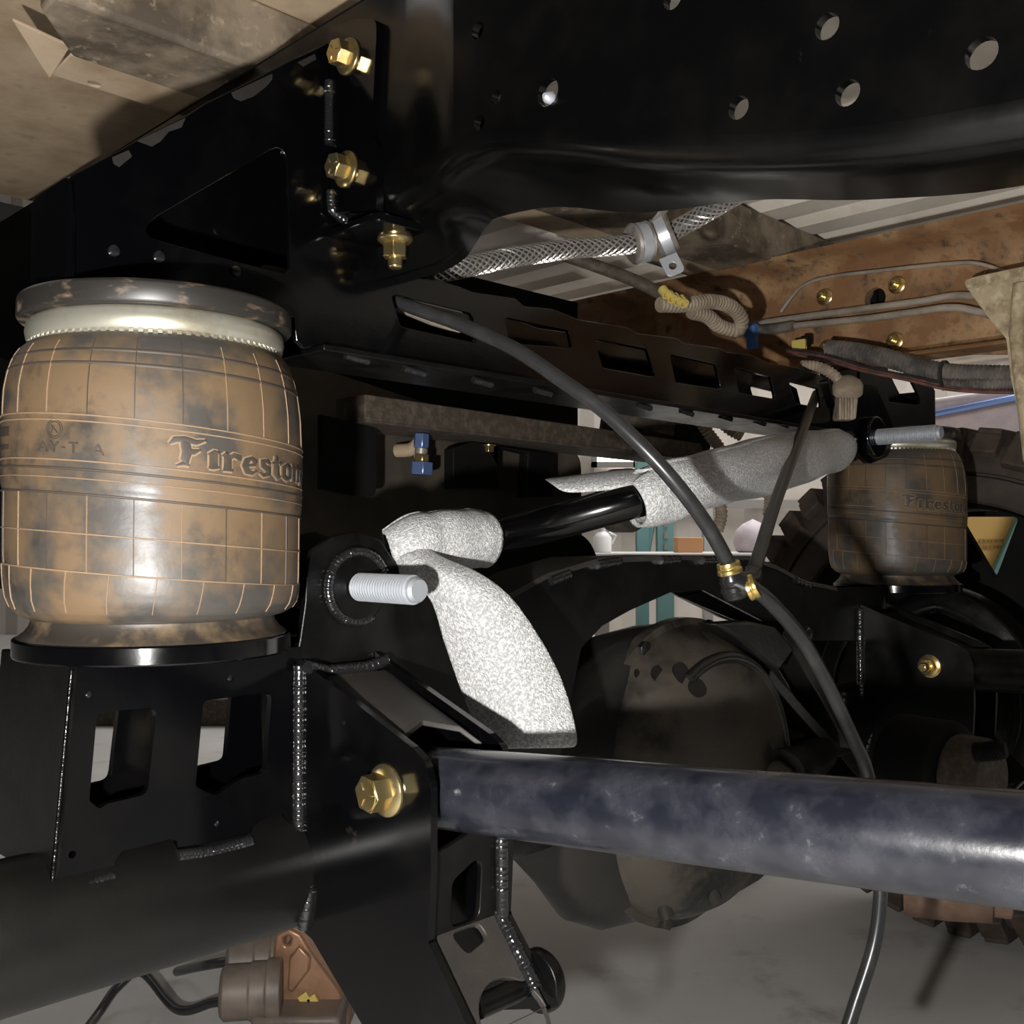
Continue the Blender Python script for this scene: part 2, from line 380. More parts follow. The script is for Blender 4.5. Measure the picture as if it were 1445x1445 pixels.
# ================================================================== near frame rail (black)
SR = 0.137
def interp(tab, x):
    n = len(tab)
    if x <= tab[0][0]: return tab[0][1]
    if x >= tab[-1][0]: return tab[-1][1]
    def slope(i):
        if i == 0 or i == n - 1: return 0.0
        a = (tab[i][1] - tab[i - 1][1]) / (tab[i][0] - tab[i - 1][0]); b = (tab[i + 1][1] - tab[i][1]) / (tab[i + 1][0] - tab[i][0])
        return 0.0 if a * b <= 0 else 2 * a * b / (a + b)
    for i in range(n - 1):
        (x0, y0), (x1, y1) = tab[i], tab[i + 1]
        if x <= x1:
            h = x1 - x0; k = (x - x0) / h
            return (2 * k**3 - 3 * k * k + 1) * y0 + (k**3 - 2 * k * k + k) * h * slope(i) + (-2 * k**3 + 3 * k * k) * y1 + (k**3 - k * k) * h * slope(i + 1)
ZB = [(-0.9, .258), (0.10, .257), (0.155, .258), (0.21, .264), (0.27, .250), (0.345, .224), (0.45, .196), (0.517, .183), (0.62, .174), (0.9, .17)]
ZF = [(-0.9, .22), (0.085, .221), (0.115, .226), (0.152, .252), (0.2, .249), (0.3, .223), (0.3835, .212), (0.461, .194), (0.5427, .182), (0.9, .175)]
def srail(t): return SR - 0.012 * (lambda k: k * k * (3 - 2 * k))(min(1, max(0, (t - 0.12) / 0.07)))
rail = thing('frame_rail', P(SR, 0.3, 0.18), 'glossy black painted frame rail drilled with round holes above the air spring', 'frame rail')
RT = 0.19        # web is flat from here towards the camera
FR = 0.018
ts = [-0.9, -0.4, 0.0] + [0.06 + 0.01 * i for i in range(14)] + [0.2 + 0.02 * i for i in range(33)]
# bent part of the web, left of the flat
tw = [-0.9, -0.4, 0.0, 0.1, 0.12, 0.13, 0.14, 0.15, 0.16, 0.17, 0.18, RT]
mb = MB().grid([[P(srail(t), t, 0.432), P(srail(t), t, interp(ZB, t) + FR)] for t in tw])
obj('web_bend', mb, M_rail, rail, smooth=60)
tf = [RT] + [0.2 + 0.02 * i for i in range(34)]
lo_edge = [(t, interp(ZB, t) + FR) for t in tf]
outer = lo_edge + [(tf[-1], 0.432), (RT, 0.432)]
s1 = srail(0.5)
holes = []
for u, v, r in ((773, 130, 18), (700, 137, 8.5), (676, 173, 10), (674, 43, 11), (1042, 152, 15), (1167, 37, 17), (1196, 131, 17), (1385, 75, 21), (949, -2, 14), (1300, -60, 16)):
    t0, z0 = PS(u, v, s1); dep = P(s1, t0, z0).y; holes.append(circ((t0, z0), r * dep / F * 1.12, 20))
holes = [h for h in holes if max(p[1] for p in h) < 0.43]
mb = plateS([outer] + holes, s1, 0.006)
obj('web', mb, M_rail, rail, smooth=30)
# lower radius and bottom flange
rows = []
for t in ts:
    zb, zf, s_ = interp(ZB, t), interp(ZF, t), srail(t); row = []
    for k in range(6):
        a = PI / 2 * k / 5; row.append(P(s_ + FR * (1 - math.cos(a)), t, zb + FR * (1 - math.sin(a))))
    for k in range(1, 6):
        q = k / 5; row.append(P(s_ + FR + (0.203 - s_ - FR) * q, t, zb + (zf - zb) * q * q))
    row.append(P(0.203, t, zf + 0.005)); row.append(P(0.197, t, zf + 0.006))
    rows.append(row)
obj('bottom_flange', MB().grid(rows), M_rail, rail, smooth=60)
obj('inner_web', MB().grid([[P(0.2, t, 0.432), P(0.2, t, interp(ZF, t) + 0.05)] for t in ts if t < 0.16]), M_matt, rail)
mb = MB().grid([[P(srail(t) + 0.003, t, 0.43), P(srail(t), t, 0.434), P(0.203, t, 0.434), P(0.203, t, 0.428)] for t in ts])
obj('top_flange', mb, M_rail, rail, smooth=60)
for (u, v, r) in ((729, 240, 9), ):
    pass
# small plug and stud in two of the rail holes
t0, z0 = PS(776, 138, s1); obj('hole_plug', MB().lathe([(0, .004), (.004, .0038), (.0065, .0015)], P(s1, t0, z0) + av * 0.001, -av, 16), M_steel, rail)

# ================================================================== crossmember with the two bag brackets
TU = 0.032
cm = thing('suspension_crossmember', P(0.3, 0, 0.09), 'gloss black fabricated crossmember with a row of slanted windows and a triangular bag bracket', 'crossmember')
top_px = [(99, 249), (118, 239), (170, 211), (194, 197), (263, 163), (291, 145), (346, 118), (408, 86), (464, 60),
          (464, 300), (573, 322), (573, 385), (590, 393), (620, 395), (648, 404), (668, 412), (728, 421), (740, 432), (780, 436), (818, 451), (887, 462), (899, 470),
          (954, 477), (966, 484), (1015, 491), (1027, 497), (1059, 500), (1085, 512), (1123, 518), (1155, 528), (1178, 542)]
bot_px = [(1195, 612), (1114, 600), (983, 580), (882, 566), (762, 547), (614, 523), (445, 488), (430, 492), (418, 480), (415, 447), (98, 433)]
out_u = pxT(top_px + bot_px, TU)
def win(px, r, t): return [tuple(p) for p in fillet([Vector(q) for q in pxT(px, t)], r, 4)]
tri = win([(183, 329), (404, 199), (410, 388)], [0.010, 0.010, 0.008], TU)
wins = [tri]
for q in ([(552, 415), (666, 443), (672, 484), (566, 461)], [(713, 448), (803, 467), (808, 491), (719, 484)], [(838, 478), (914, 494), (925, 532), (851, 519)],
          [(945, 500), (1011, 515), (1018, 549), (954, 540)], [(1036, 519), (1088, 532), (1095, 563), (1043, 554)], [(1113, 538), (1155, 549), (1160, 575), (1123, 569)]):
    wins.append(win(q, 0.004, TU))
obj('front_plate', plateT([out_u] + wins, TU, 0.005), M_black, cm, bevel=0.0009)
obj('rear_plate', plateT([out_u] + wins[-1:], -TU + 0.005, 0.005), M_black, cm, bevel=0.0009)
# outboard end plate, folded round the corner
s0 = out_u[0][0]; z1 = out_u[0][1]; z0b = PT(98, 433, TU)[1]
pl = fillet([Vector((TU, z0b)), Vector((TU, z1)), Vector((-TU, z1 - 0.001)), Vector((-TU, z0b))], [0, 0.004, 0.012, 0])
obj('end_plate', plateS([[tuple(p) for p in pl]], s0 - 0.002, 0.005), M_black, cm, bevel=0.001)
c_, s_ = [], []
obj('corner_weld', MB().tube([P(s0, TU - 0.001, z1 - 0.004), P(s0 + 0.001, TU, z0b + 0.06), P(s0, TU, z0b + 0.012), P(s0, TU, z0b)], [0.0025, 0.003, 0.004, 0.006], 10), M_black, cm)
# bottom flange strip of the cross beam with its weld tabs
fl = [PT(445, 488, TU), PT(1195, 612, TU)]
mb = MB()
for k in range(2): pass
a, b = fl
mb.prism([[P(a[0], TU + 0.012, a[1]), P(b[0], TU + 0.012, b[1]), P(b[0], -TU - 0.01, b[1]), P(a[0], -TU - 0.01, a[1])]], (0, 0, -0.005))
obj('bottom_plate', mb, M_satin, cm, bevel=0.001)
for (u, v) in ((500, 505), (581, 523), (677, 539), (762, 553), (905, 574), (965, 583), (1020, 590), (1068, 597), (1100, 600)):
    s_, z_ = PT(u, v - 4, TU)
    obj('tab_weld', weld([P(s_ - 0.012, TU + 0.004, z_ - .002), P(s_ + 0.012, TU + 0.004, z_ - .002 - 0.0024)], 0.0032), M_weld, cm)
# row of light catching rivet heads inside the beam windows is the rear plate's own edge: nothing added
# bolted flange against the rail
s_f = 0.130
fpx = [(462, 66), (462, 40), (505, 25), (531, 27), (531, 52), (524, 190), (533, 206), (531, 283), (531, 296), (462, 300)]
fl2 = [tuple(p) for p in fillet([Vector(q) for q in pxS(fpx, s_f)], [0, 0.004, 0.004, 0.012, 0.004, 0.004, 0.004, 0.003, 0, 0])]
obj('rail_flange', plateS([fl2], s_f, 0.007), M_black, cm, bevel=0.0015)
zl = 0.2545
mb = MB().prism([[P(0.13, TU, zl), P(0.13, 0.088, zl), P(0.133, 0.095, zl), P(0.178, 0.0965, zl), P(0.183, 0.091, zl), P(0.183, TU, zl)]], (0, 0, -0.007))
obj('lower_flange', mb, M_black, cm, bevel=0.0015)
t_, z_ = PS(466, 115, s_f); t2, z2 = PS(466, 205, s_f)
obj('weld_bead', weld([P(s_f - 0.001, t_, z_), P(s_f - 0.001, t2, z2)], 0.0042), M_weld, cm)
t_, z_ = PS(470, 290, s_f); obj('weld_bead', weld([P(s_f - 0.001, t_ - 0.002, z_ + 0.012), P(s_f - 0.001, t_, z_ - 0.004), P(s_f + 0.012, t_ + 0.002, z_ - 0.011)], 0.004), M_weld, cm)
for (u, v) in ((488, 78), (485, 237)):
    t_, z_ = PS(u + 4, v + 2, s_f); hexbolt(P(s_f, t_, z_), -av + zv * 0.0, 0.0105, 0.0145, cm, M_zinc, label='yellow zinc flange bolt')
s_, z_ = PT(558, 312, 0.066)
hexbolt(P(s_, 0.066, zl - 0.007), -zv, 0.0105, 0.016, cm, M_zinc, 'flange_nut', tip=0.009, marks=False, label='yellow zinc flange nut on its stud')
# small stud ends on the bracket plate
for (u, v) in ((160, 354), (224, 362), (332, 383)):
    s_, z_ = PT(u, v, TU); obj('stud_end', MB().lathe([(0, .0042), (.002, .004), (.003, .002)], P(s_, TU, z_), lv, 12), M_weld if u < 300 else M_plate, cm)
for px in ([(158, 222), (181, 212), (186, 221), (168, 236), (160, 231)], [(193, 199), (262, 166), (256, 180), (238, 186), (226, 200), (214, 207)], [(326, 131), (384, 104), (384, 112), (376, 122), (358, 136), (340, 143), (330, 139)], [(420, 88), (444, 76), (446, 84), (428, 94)]):
    obj('dirt_patch', plateT([pxT(px, TU)], TU + .0004, .0006), M_patch, cm, smooth=0)
# far bag bracket: the same plate mirrored
far = [(SFAR - s, z) for s, z in pxT(top_px[:10] + [(540, 300), (540, 447), (430, 447), (98, 433)], TU)]
ftri = [(SFAR - s, z) for s, z in tri]
obj('far_bracket_plate', plateT([far, ftri], TU, 0.005), M_satin, cm, bevel=0.0008)
obj('far_bracket_rear_plate', plateT([far], -TU + 0.005, 0.005), M_satin, cm, bevel=0.0008)
zz0 = PT(98, 433, TU)[1]
obj('far_end_plate', plateS([[(TU, zz0), (TU, z1), (-TU, z1), (-TU, zz0)]], SFAR - s0 - .003, .005), M_satin, cm, bevel=.001)
# hanging ear for the far end of the track bar
ear = [tuple(p) for p in fillet([Vector(q) for q in pxT([(1165, 535), (1235, 545), (1262, 610), (1250, 645), (1225, 655), (1190, 620)], TU + 0.004)], [0.005, 0.01, 0.02, 0.02, 0.02, 0.01])]
obj('track_bar_ear', plateT([ear], TU + 0.006, 0.008), M_black, cm, bevel=0.001)
es, ez = PT(1222, 618, TU)

# ================================================================== air springs
ZB0 = -0.084
cdir = Vector((-OX, -OY, 0)).normalized(); rdir = Vector((-cdir.y, cdir.x, 0))
if rdir.x < 0: rdir = -rdir
BO = P(0, 0, ZB0)
ang0 = math.atan2(cdir.y, cdir.x)
def ktilt(z):
    if z > 0.09: k = max(0, (0.139 - z) / 0.049)
    elif z < -0.025: k = max(0, (z + 0.058) / 0.033)
    else: k = 1
    return -0.088 * k
prof = [(.140, .084), (.1375, .0895), (.133, .094), (.126, .098), (.117, .1012), (.106, .1035), (.095, .105), (.08, .1056), (.06, .1056), (.045, .1054), (.03, .1052), (.026, .1042), (.0, .1042), (-.02, .104), (-.035, .1032),
        (-.044, .1015), (-.050, .0985), (-.0545, .093), (-.057, .086), (-.056, .08)]
def rad_at(z):
    for (z1_, r1_), (z2_, r2_) in zip(prof, prof[1:]):
        if z2_ <= z <= z1_ and z1_ > z2_: return r1_ + (r2_ - r1_) * (z1_ - z) / (z1_ - z2_)
    return 0.104
def bagp(th, z, h=0.0):            # th measured from the side facing the camera, positive to the right
    r = rad_at(z) + h; a = ang0 + th
    x = Vector((math.cos(a), math.sin(a), 0)) * r
    return P(0, 0, 0) + x + zv * (z + ktilt(z) * x.dot(rdir))
bag = thing('air_spring', BO, 'large muddy brown rubber air spring with raised lettering under the triangular black bracket', 'air spring')
dense = []
for (z1_, r1_), (z2_, r2_) in zip(prof, prof[1:]):
    n = 3
    for k in range(n): dense.append((z1_ + (z2_ - z1_) * k / n, r1_ + (r2_ - r1_) * k / n))
dense.append(prof[-1])
mb = MB(); seg = 96
for z, r in dense:
    for k in range(seg):
        a = 2 * PI * k / seg; x = Vector((math.cos(a), math.sin(a), 0)) * r
        mb.v.append(P(0, 0, 0) + x + zv * (z + ktilt(z) * x.dot(rdir)))
for i in range(len(dense) - 1):
    for k in range(seg):
        a = i * seg + k; b = i * seg + (k + 1) % seg; mb.f.append((a, b, b + seg, a + seg))
bell = obj('bellows', mb, M_rub, bag, smooth=70)
def ring_line(z, wd, h, mbx, th0=-PI, th1=PI):
    n = 96; rows_ = []
    for k in range(n + 1):
        th = th0 + (th1 - th0) * k / n
        rows_.append([bagp(th, z + wd, -0.0004), bagp(th, z + wd * 0.5, h), bagp(th, z - wd * 0.5, h), bagp(th, z - wd, -0.0004)])
    mbx.grid(rows_)
def vert_line(th, za, zb_, wd, h, mbx, slant=0.0):
    n = max(3, int(abs(za - zb_) / 0.006)); rows_ = []
    for k in range(n + 1):
        z = za + (zb_ - za) * k / n; t_ = th + slant * k / n
        rows_.append([bagp(t_ - wd, z, -0.0004), bagp(t_ - wd * 0.5, z, h), bagp(t_ + wd * 0.5, z, h), bagp(t_ + wd, z, -0.0004)])
    mbx.grid(rows_)
NC = 22; st = 2 * PI / NC
m1, m2 = MB(), MB()
for k in range(NC):
    th = -math.radians(8) + k * st; dark = (k % 3 == 0)
    tgt = m2 if k in (0, 21, 1) else m1
    vert_line(th, .131, .0765, 0.0042, .0006, tgt)
    vert_line(th, .024, -.026, 0.0042, .0006, m1 if k % 2 else m2)
    vert_line(th + st / 2, -.026, -.050, 0.004, .0006, m1, slant=-0.03)
for z in (.0758, .0717, .046, -.001, -.0258): ring_line(z, .0007, .0006, m1)
for z in (.1225, .1125): ring_line(z, .0016, .0005, m2)
for z in (.0405, .0245): ring_line(z, .0010, .0008, m2)
ring_line(.0345, .0005, .0005, m1)
obj('mud_seams', m1, M_line, bell, smooth=60); obj('mould_seams', m2, M_dline, bell, smooth=60)
# raised lettering, drawn as broad strokes wrapped round the rubber
def strokes(th0, z0, size, glyph, depth=0.0011, wdt=1.0, mbx=None):
    """glyph: list of (points, widths) in units of cap height"""
    for pts, wds in glyph:
        n = len(pts); L_, R_ = [], []
        for i in range(n):
            a = Vector(pts[max(0, i - 1)]); b = Vector(pts[min(n - 1, i + 1)]); d = (b - a).normalized(); nr = Vector((-d.y, d.x))
            w_ = wds[i] if hasattr(wds, '__len__') else wds; p = Vector(pts[i]); L_.append(p + nr * w_ / 2); R_.append(p - nr * w_ / 2)
        def q(p, h): return bagp(th0 + p.x * size * wdt / 0.1056, z0 + p.y * size, h)
        rows_ = [[q(l, -0.0003), q(l, depth), q(l.lerp(r, .5), depth * 1.15), q(r, depth), q(r, -0.0003)] for l, r in zip(L_, R_)]
        rows_ = [[q(L_[0].lerp(R_[0], k / 4), -0.0003) for k in range(5)]] + rows_ + [[q(L_[-1].lerp(R_[-1], k / 4), -0.0003) for k in range(5)]]
        mbx.grid(rows_)
GL = {
 'F': ([([(.42, .0), (.36, .22), (.42, .5), (.36, .8), (.30, .92)], [.06, .26, .30, .28, .1]), ([(-.12, .72), (.05, .9), (.35, .95), (.7, .88), (1.0, 1.0)], [.05, .2, .2, .18, .05]), ([(.35, .5), (.62, .52), (.82, .62)], [.12, .2, .05]), ([(.1, -.04), (.3, .06), (.5, .0)], [.05, .14, .05])], 1.02),
 'i': ([([(.17, 0), (.17, .55)], .26), ([(0, .5), (.2, .62), (.34, .62)], [.06, .14, .08]), ([(.02, .02), (.17, .03), (.36, .08)], [.06, .12, .05])], .42),
 'r': ([([(.17, 0), (.17, .6)], .25), ([(.0, .52), (.14, .63)], [.06, .12]), ([(.22, .48), (.4, .6), (.58, .56), (.6, .44)], [.1, .18, .22, .12]), ([(.02, .02), (.34, .03)], .1)], .62),
 'e': ([([(.58, .14), (.42, .03), (.22, .06), (.13, .28), (.2, .5), (.38, .6), (.54, .5), (.5, .36), (.2, .3)], [.06, .13, .2, .22, .2, .13, .17, .12, .07])], .64),
 's': ([([(.5, .5), (.36, .6), (.16, .55), (.18, .4), (.42, .26), (.42, .1), (.22, .02), (.04, .12)], [.06, .14, .19, .2, .21, .18, .13, .06])], .56),
 't': ([([(.22, .86), (.2, .5), (.2, .16), (.34, .03), (.46, .1)], [.06, .22, .22, .15, .05]), ([(.0, .56), (.2, .6), (.46, .62)], [.06, .12, .07])], .48),
 'o': ([([(.33, .02), (.13, .14), (.12, .46), (.33, .6), (.54, .46), (.53, .14), (.33, .02)], [.11, .2, .2, .11, .2, .2, .11])], .66),
 'n': ([([(.15, 0), (.15, .6)], .22), ([(.0, .52), (.13, .63)], [.05, .12]), ([(.2, .46), (.38, .6), (.54, .5), (.54, .1), (.66, .04)], [.08, .15, .22, .22, .06])], .7),
 'A': ([([(.0, 0), (.3, .8)], .1), ([(.3, .8), (.6, 0)], .1), ([(.12, .28), (.48, .28)], .09)], .72),
 'Y': ([([(.0, .8), (.28, .4)], .1), ([(.56, .8), (.28, .4)], .1), ([(.28, .42), (.28, 0)], .1)], .66),
 'T': ([([(.0, .77), (.56, .77)], .1), ([(.28, .77), (.28, 0)], .1)], .7), '-': ([([(.0, .4), (.2, .4)], .1)], .35), ' ': ([], .5)}
m3 = MB(); m3b = MB(); x = math.radians(5.0)
for ch in 'Firestone':
    g, wd_ = GL[ch]; strokes(x, .0495, .0180, [(p_, [(w_ + .13) for w_ in (wl if hasattr(wl, '__len__') else [wl] * len(p_))]) for p_, wl in g], depth=.0004, wdt=1.16, mbx=m3b); strokes(x, .0495, .0180, g, depth=.0013, wdt=1.16, mbx=m3); x += (wd_ + .06) * .0180 * 1.16 / .1056
obj('raised_lettering', m3, M_letter, bell, smooth=30); obj('letter_mud_edge', m3b, M_line, bell, smooth=30)
m4 = MB(); x = math.radians(-44)
for ch in 'AY-T A':
    g, wd_ = GL[ch]; strokes(x, .0505, .0085, g, depth=.0007, wdt=1.35, mbx=m4); x += (wd_ + .12) * .0085 * 1.35 / .1056
# round inspection stamp
for rr in (.0062, .0048):
    pts = [(rr / .0085 * math.cos(2 * PI * k / 24), rr / .0085 * math.sin(2 * PI * k / 24)) for k in range(25)]; strokes(math.radians(-37), .0655, .0085, [(pts, .06)], depth=.0005, mbx=m4)
strokes(math.radians(-37), .0655, .0085, [([(-.3, .3), (.3, -.3)], .08), ([(-.3, -.3), (-.1, .25)], .07)], depth=.0005, mbx=m4)
obj('small_lettering', m4, M_letter, bell, smooth=30)
# block of small print at the outboard side, too fine to read: two raised bars with a rule
m5 = MB()
for zz, hh in ((.064, .006), (.0535, .003)):
    rows_ = []
    for k in range(13):
        th = math.radians(-78 + 14 * k / 12); rows_.append([bagp(th, zz + hh / 2, -.0003), bagp(th, zz + hh / 2, .0006), bagp(th, zz - hh / 2, .0006), bagp(th, zz - hh / 2, -.0003)])
    m5.grid(rows_)
obj('print_block', m5, M_letter, bell, smooth=30)
c0 = P(0, 0, 0)
obj('top_plate', MB().lathe([(.172, .02), (.172, .095), (.170, .0968), (.158, .0972), (.1555, .0955), (.155, .03)], c0, zv, 96), M_plate, bag, bevel=0.0008, label='worn black steel top plate')
rg = [(.157, .082), (.1565, .0875), (.153, .0905), (.147, .0915), (.142, .0905), (.1385, .0885), (.1375, .085), (.1405, .082)]
crimp = obj('crimp_ring', MB().lathe(rg, c0, zv, 96, close=True), M_ring, bag, smooth=60, label='rolled bright steel crimp ring')
mb = MB(); nT = 92
for k in range(nT):
    a = 2 * PI * k / nT; d = Vector((math.cos(a), math.sin(a), 0)); tn = Vector((-d.y, d.x, 0))
    mb.box(c0 + d * .0885 + zv * .1378, d * .0014, tn * .0015, zv * .0016)
obj('crimp_teeth', mb, M_ring, crimp, smooth=0)
# the little fold tab of the crimp
obj('piston', MB().lathe([(-.054, .07), (-.055, .0855), (-.058, .0852), (-.062, .0865), (-.066, .0895), (-.069, .0935), (-.0715, .0955), (-.072, .0955), (-.073, .05)], c0, zv, 96), M_pist, bag, smooth=60, label='flared muddy black piston')
obj('base_plate', MB().lathe([(-.0705, .04), (-.0705, .0965), (-.0712, .0975), (-.083, .0975), (-.084, .0965), (-.084, .04)], c0, zv, 96), M_black, bag, bevel=0.0006, label='turned black base ring')
# the far bag is the same casting, turned to show the same side
fo = P(SFAR, 0, ZB0); fbag = dup(bag); fbag.location = fo
fc = Vector((-fo.x, -fo.y, 0)); fbag.rotation_euler = (0, 0, math.atan2(fc.y, fc.x) - ang0)
tag(fbag, 'smaller looking brown rubber air spring beyond the axle, beside the far tyre', 'air spring')
# ================================================================== axle housing with its welded brackets
ZA = -0.265; RA = 0.05; TL = 0.03
ax = thing('axle_housing', P(0.624, 0, ZA - 0.17), 'black painted solid axle with round differential housing, arched truss and welded link brackets', 'axle')
obj('axle_tube', MB().tube([P(-0.45, 0, ZA), P(0.5, 0, ZA)], RA, 64), M_tube, ax, smooth=60)
obj('axle_tube', MB().tube([P(0.74, 0, ZA), P(1.46, 0, ZA)], RA, 48), M_satin, ax, smooth=60)
# near bag pedestal: front plate with two windows
lp = [(99, 938), (81, 1146), (71, 1250), (75, 1268), (159, 1240), (163, 1215), (173, 1201), (240, 1184), (250, 1187), (251, 1196), (244, 1206), (249, 1216), (300, 1212), (351, 1191), (355, 1168), (367, 1158), (400, 1148), (408, 1160), (418, 1180), (430, 1170), (424, 920)]
lo_out = [(s, z) for s, z in pxT(lp, TL)]; lo_out[0] = (lo_out[0][0], ZB0); lo_out[-1] = (lo_out[-1][0], ZB0 - .002)
wA = win([(137, 1006), (222, 997), (208, 1121), (152, 1134), (140, 1142), (126, 1130)], [.005, .007, .007, .003, .003, .004], TL)
wB = win([(287, 989), (384, 976), (375, 1090), (340, 1099), (320, 1112), (304, 1124), (276, 1110)], [.005, .007, .006, .01, .008, .006, .004], TL)
hol = []
for (u, v) in ((126, 981), (325, 958), (307, 1163), (102, 1206)):
    hol.append(circ(PT(u, v, TL), .0026, 12))
obj('pedestal_front_plate', plateT([lo_out, wA, wB] + hol, TL, 0.006), M_black, ax, bevel=0.0011)
obj('pedestal_rear_plate', plateT([lo_out, wA, wB], -TL, 0.006), M_black, ax, bevel=0.0011)
for (u, v) in ((326, 957), (307, 1163), (127, 982)):
    s_, z_ = PT(u, v, TL); obj('hole_burr', MB().lathe([(-.004, .003), (-.002, .0028), (-.001, .001)], P(s_, TL, z_), lv, 10), M_weld, ax)
a, b = lo_out[0], lo_out[2]
mb = MB().prism([[P(a[0], TL, a[1]), P(b[0], TL, b[1]), P(b[0], -0.1, b[1]), P(a[0], -0.1, a[1])]], av * 0.006)
obj('pedestal_side_plate', mb, M_satin, ax, bevel=0.001)
obj('pedestal_side_weld', weld([P(a[0] + .001, TL, a[1] - .004), P(b[0] + .001, TL, b[1])], 0.0016), M_black, ax)
s_, z_ = PT(247, 1207, TL); s2, z2 = PT(352, 1186, TL)
obj('weld_bead', weld([P(s_, TL + .003, z_), P((s_ + s2) / 2, TL + .003, (z_ + z2) / 2 - .002), P(s2, TL + .003, z2)], 0.0048), M_weld, ax)
s_, z_ = PT(80, 1262, TL); s2, z2 = PT(158, 1236, TL)
obj('weld_bead', weld([P(s_, TL + .003, z_), P(s2, TL + .003, z2)], 0.0045), M_weld, ax)
# truss plate in the same plane: the eye for the track bar and the arch over the differential
tp = [(418, 936), (425, 900), (432, 850), (434, 808), (443, 777), (470, 757), (505, 750), (538, 762), (560, 795), (600, 838), (650, 865), (722, 838), (770, 812), (844, 790), (950, 786), (1056, 786), (1095, 800), (1132, 820), (1180, 830), (1335, 826), (1340, 880), (1215, 905), (1150, 905), (1074, 874), (995, 833), (948, 836), (890, 862), (851, 884), (822, 915), (805, 1000), (800, 1100), (690, 1110), (560, 1150), (430, 1150)]
tr = pxT(tp, TL)
obj('truss_front_plate', plateT([tr], TL - .001, 0.007), M_satin, ax, bevel=0.0012)
obj('truss_rear_plate', plateT([tr], -TL, 0.007), M_satin, ax, bevel=0.0012)
# top plate of the arch
tops = pxT([(660, 868), (722, 840), (770, 814), (844, 792), (950, 788), (1056, 788), (1095, 802), (1132, 822), (1180, 832)], TL)
mb = MB().grid([[P(s, TL + .002, z - .002), P(s, TL + .002, z + .0035), P(s, -TL - .008, z + .0035), P(s, -TL - .008, z - .002)] for s, z in tops])
obj('truss_top_plate', mb, M_dusty, ax, smooth=30)
for (u0, v0, u1, v1) in ((840, 797, 872, 792), (930, 791, 955, 790), (988, 791, 1010, 791), (1120, 818, 1140, 826), (775, 820, 800, 810)):
    s_, z_ = PT(u0, v0, TL); s2, z2 = PT(u1, v1, TL); obj('weld_bead', weld([P(s_, TL + .002, z_), P(s2, TL + .002, z2)], 0.005), M_weld, ax)
# brace behind the arch
b0 = pxT([(960, 842), (1000, 833), (1075, 875), (1050, 880), (1030, 872)], -0.02)
obj('truss_brace', plateT([b0], -0.02, 0.006), M_satin, ax, bevel=0.001)
# boss, weld and threaded stud of the near eye
s_, z_ = PT(503, 828, TL); ec = P(s_, TL, z_)
obj('eye_boss', MB().lathe([(0, .0305), (.002, .0305), (.0035, .029), (.0035, .0), ], ec, lv, 40), M_satin, ax, bevel=0.0004)
ringp = [ec + lv * .002 + .0295 * (math.cos(2 * PI * k / 48) * av + math.sin(2 * PI * k / 48) * zv) for k in range(41)]
obj('eye_weld', weld(ringp, .0042), M_weld, ax)
# near link bracket
S1, S2 = 0.106, 0.180
op = [(424, 930), (440, 944), (583, 1056), (600, 1075), (608, 1111), (608, 1232), (604, 1330), (672, 1475), (528, 1475), (440, 1325), (412, 1300), (424, 1240)]
o2 = [tuple(p) for p in fillet([Vector(q) for q in pxS(op, S1)], [0, 0, .012, .012, .012, 0, .006, 0, 0, .01, .01, 0])]
obj('link_bracket_plate', plateS([o2], S1, 0.006), M_black, ax, bevel=0.0012)
dz = 0.012
ip = [(t, z) for t, z in pxS(op, S1)]
obj('link_bracket_plate', plateS([[tuple(p) for p in fillet([Vector(q) for q in ip], [0, 0, .012, .012, .012, 0, .006, 0, 0, .01, .01, 0])]], S2, 0.006), M_black, ax, bevel=0.0012)
# folded gusset across the top of the two plates
(ta, za), (tb, zb) = PS(436, 946, S1), PS(560, 1040, S1)
arc = []
mb = MB()
dn = Vector((za - zb, tb - ta)).normalized() * 0.0075
mb.prism([[P(S1 + .004, ta, za - .006), P(S2 + .002, ta, za - .006), P(S2 + .002, tb + .012, zb - .009 - .006), P(S2 - .01, tb - .004, zb - .001), P((S1 + S2) / 2, tb - .016, zb + .006), P(S1 + .012, tb - .006, zb), P(S1 + .004, tb + .008, zb - .012)]], (0, 0, -.005))
obj('bracket_gusset', mb, M_dusty, ax, bevel=0.0008)
obj('weld_bead', weld([P(S1 - .002, ta + .001, za + .003), P(S1 + .02, ta - .003, za - .003), P(S2 - .015, ta - .003, za - .003), P(S2 + .003, ta + .001, za + .002)], .0052), M_weld, ax)
wt = [PS(424, 938, S1), PS(424, 1180, S1), PS(437, 1250, S1), PS(430, 1310, S1)]
obj('weld_bead', weld([P(S1 - .001, t, z) for t, z in catmull([Vector((*q, 0)) for q in wt], 30) for t, z in [(t, z)]] if False else [P(S1 - .001, q.x, q.y) for q in catmull([Vector((*q, 0)) for q in wt], 30)], .0052), M_weld, ax)
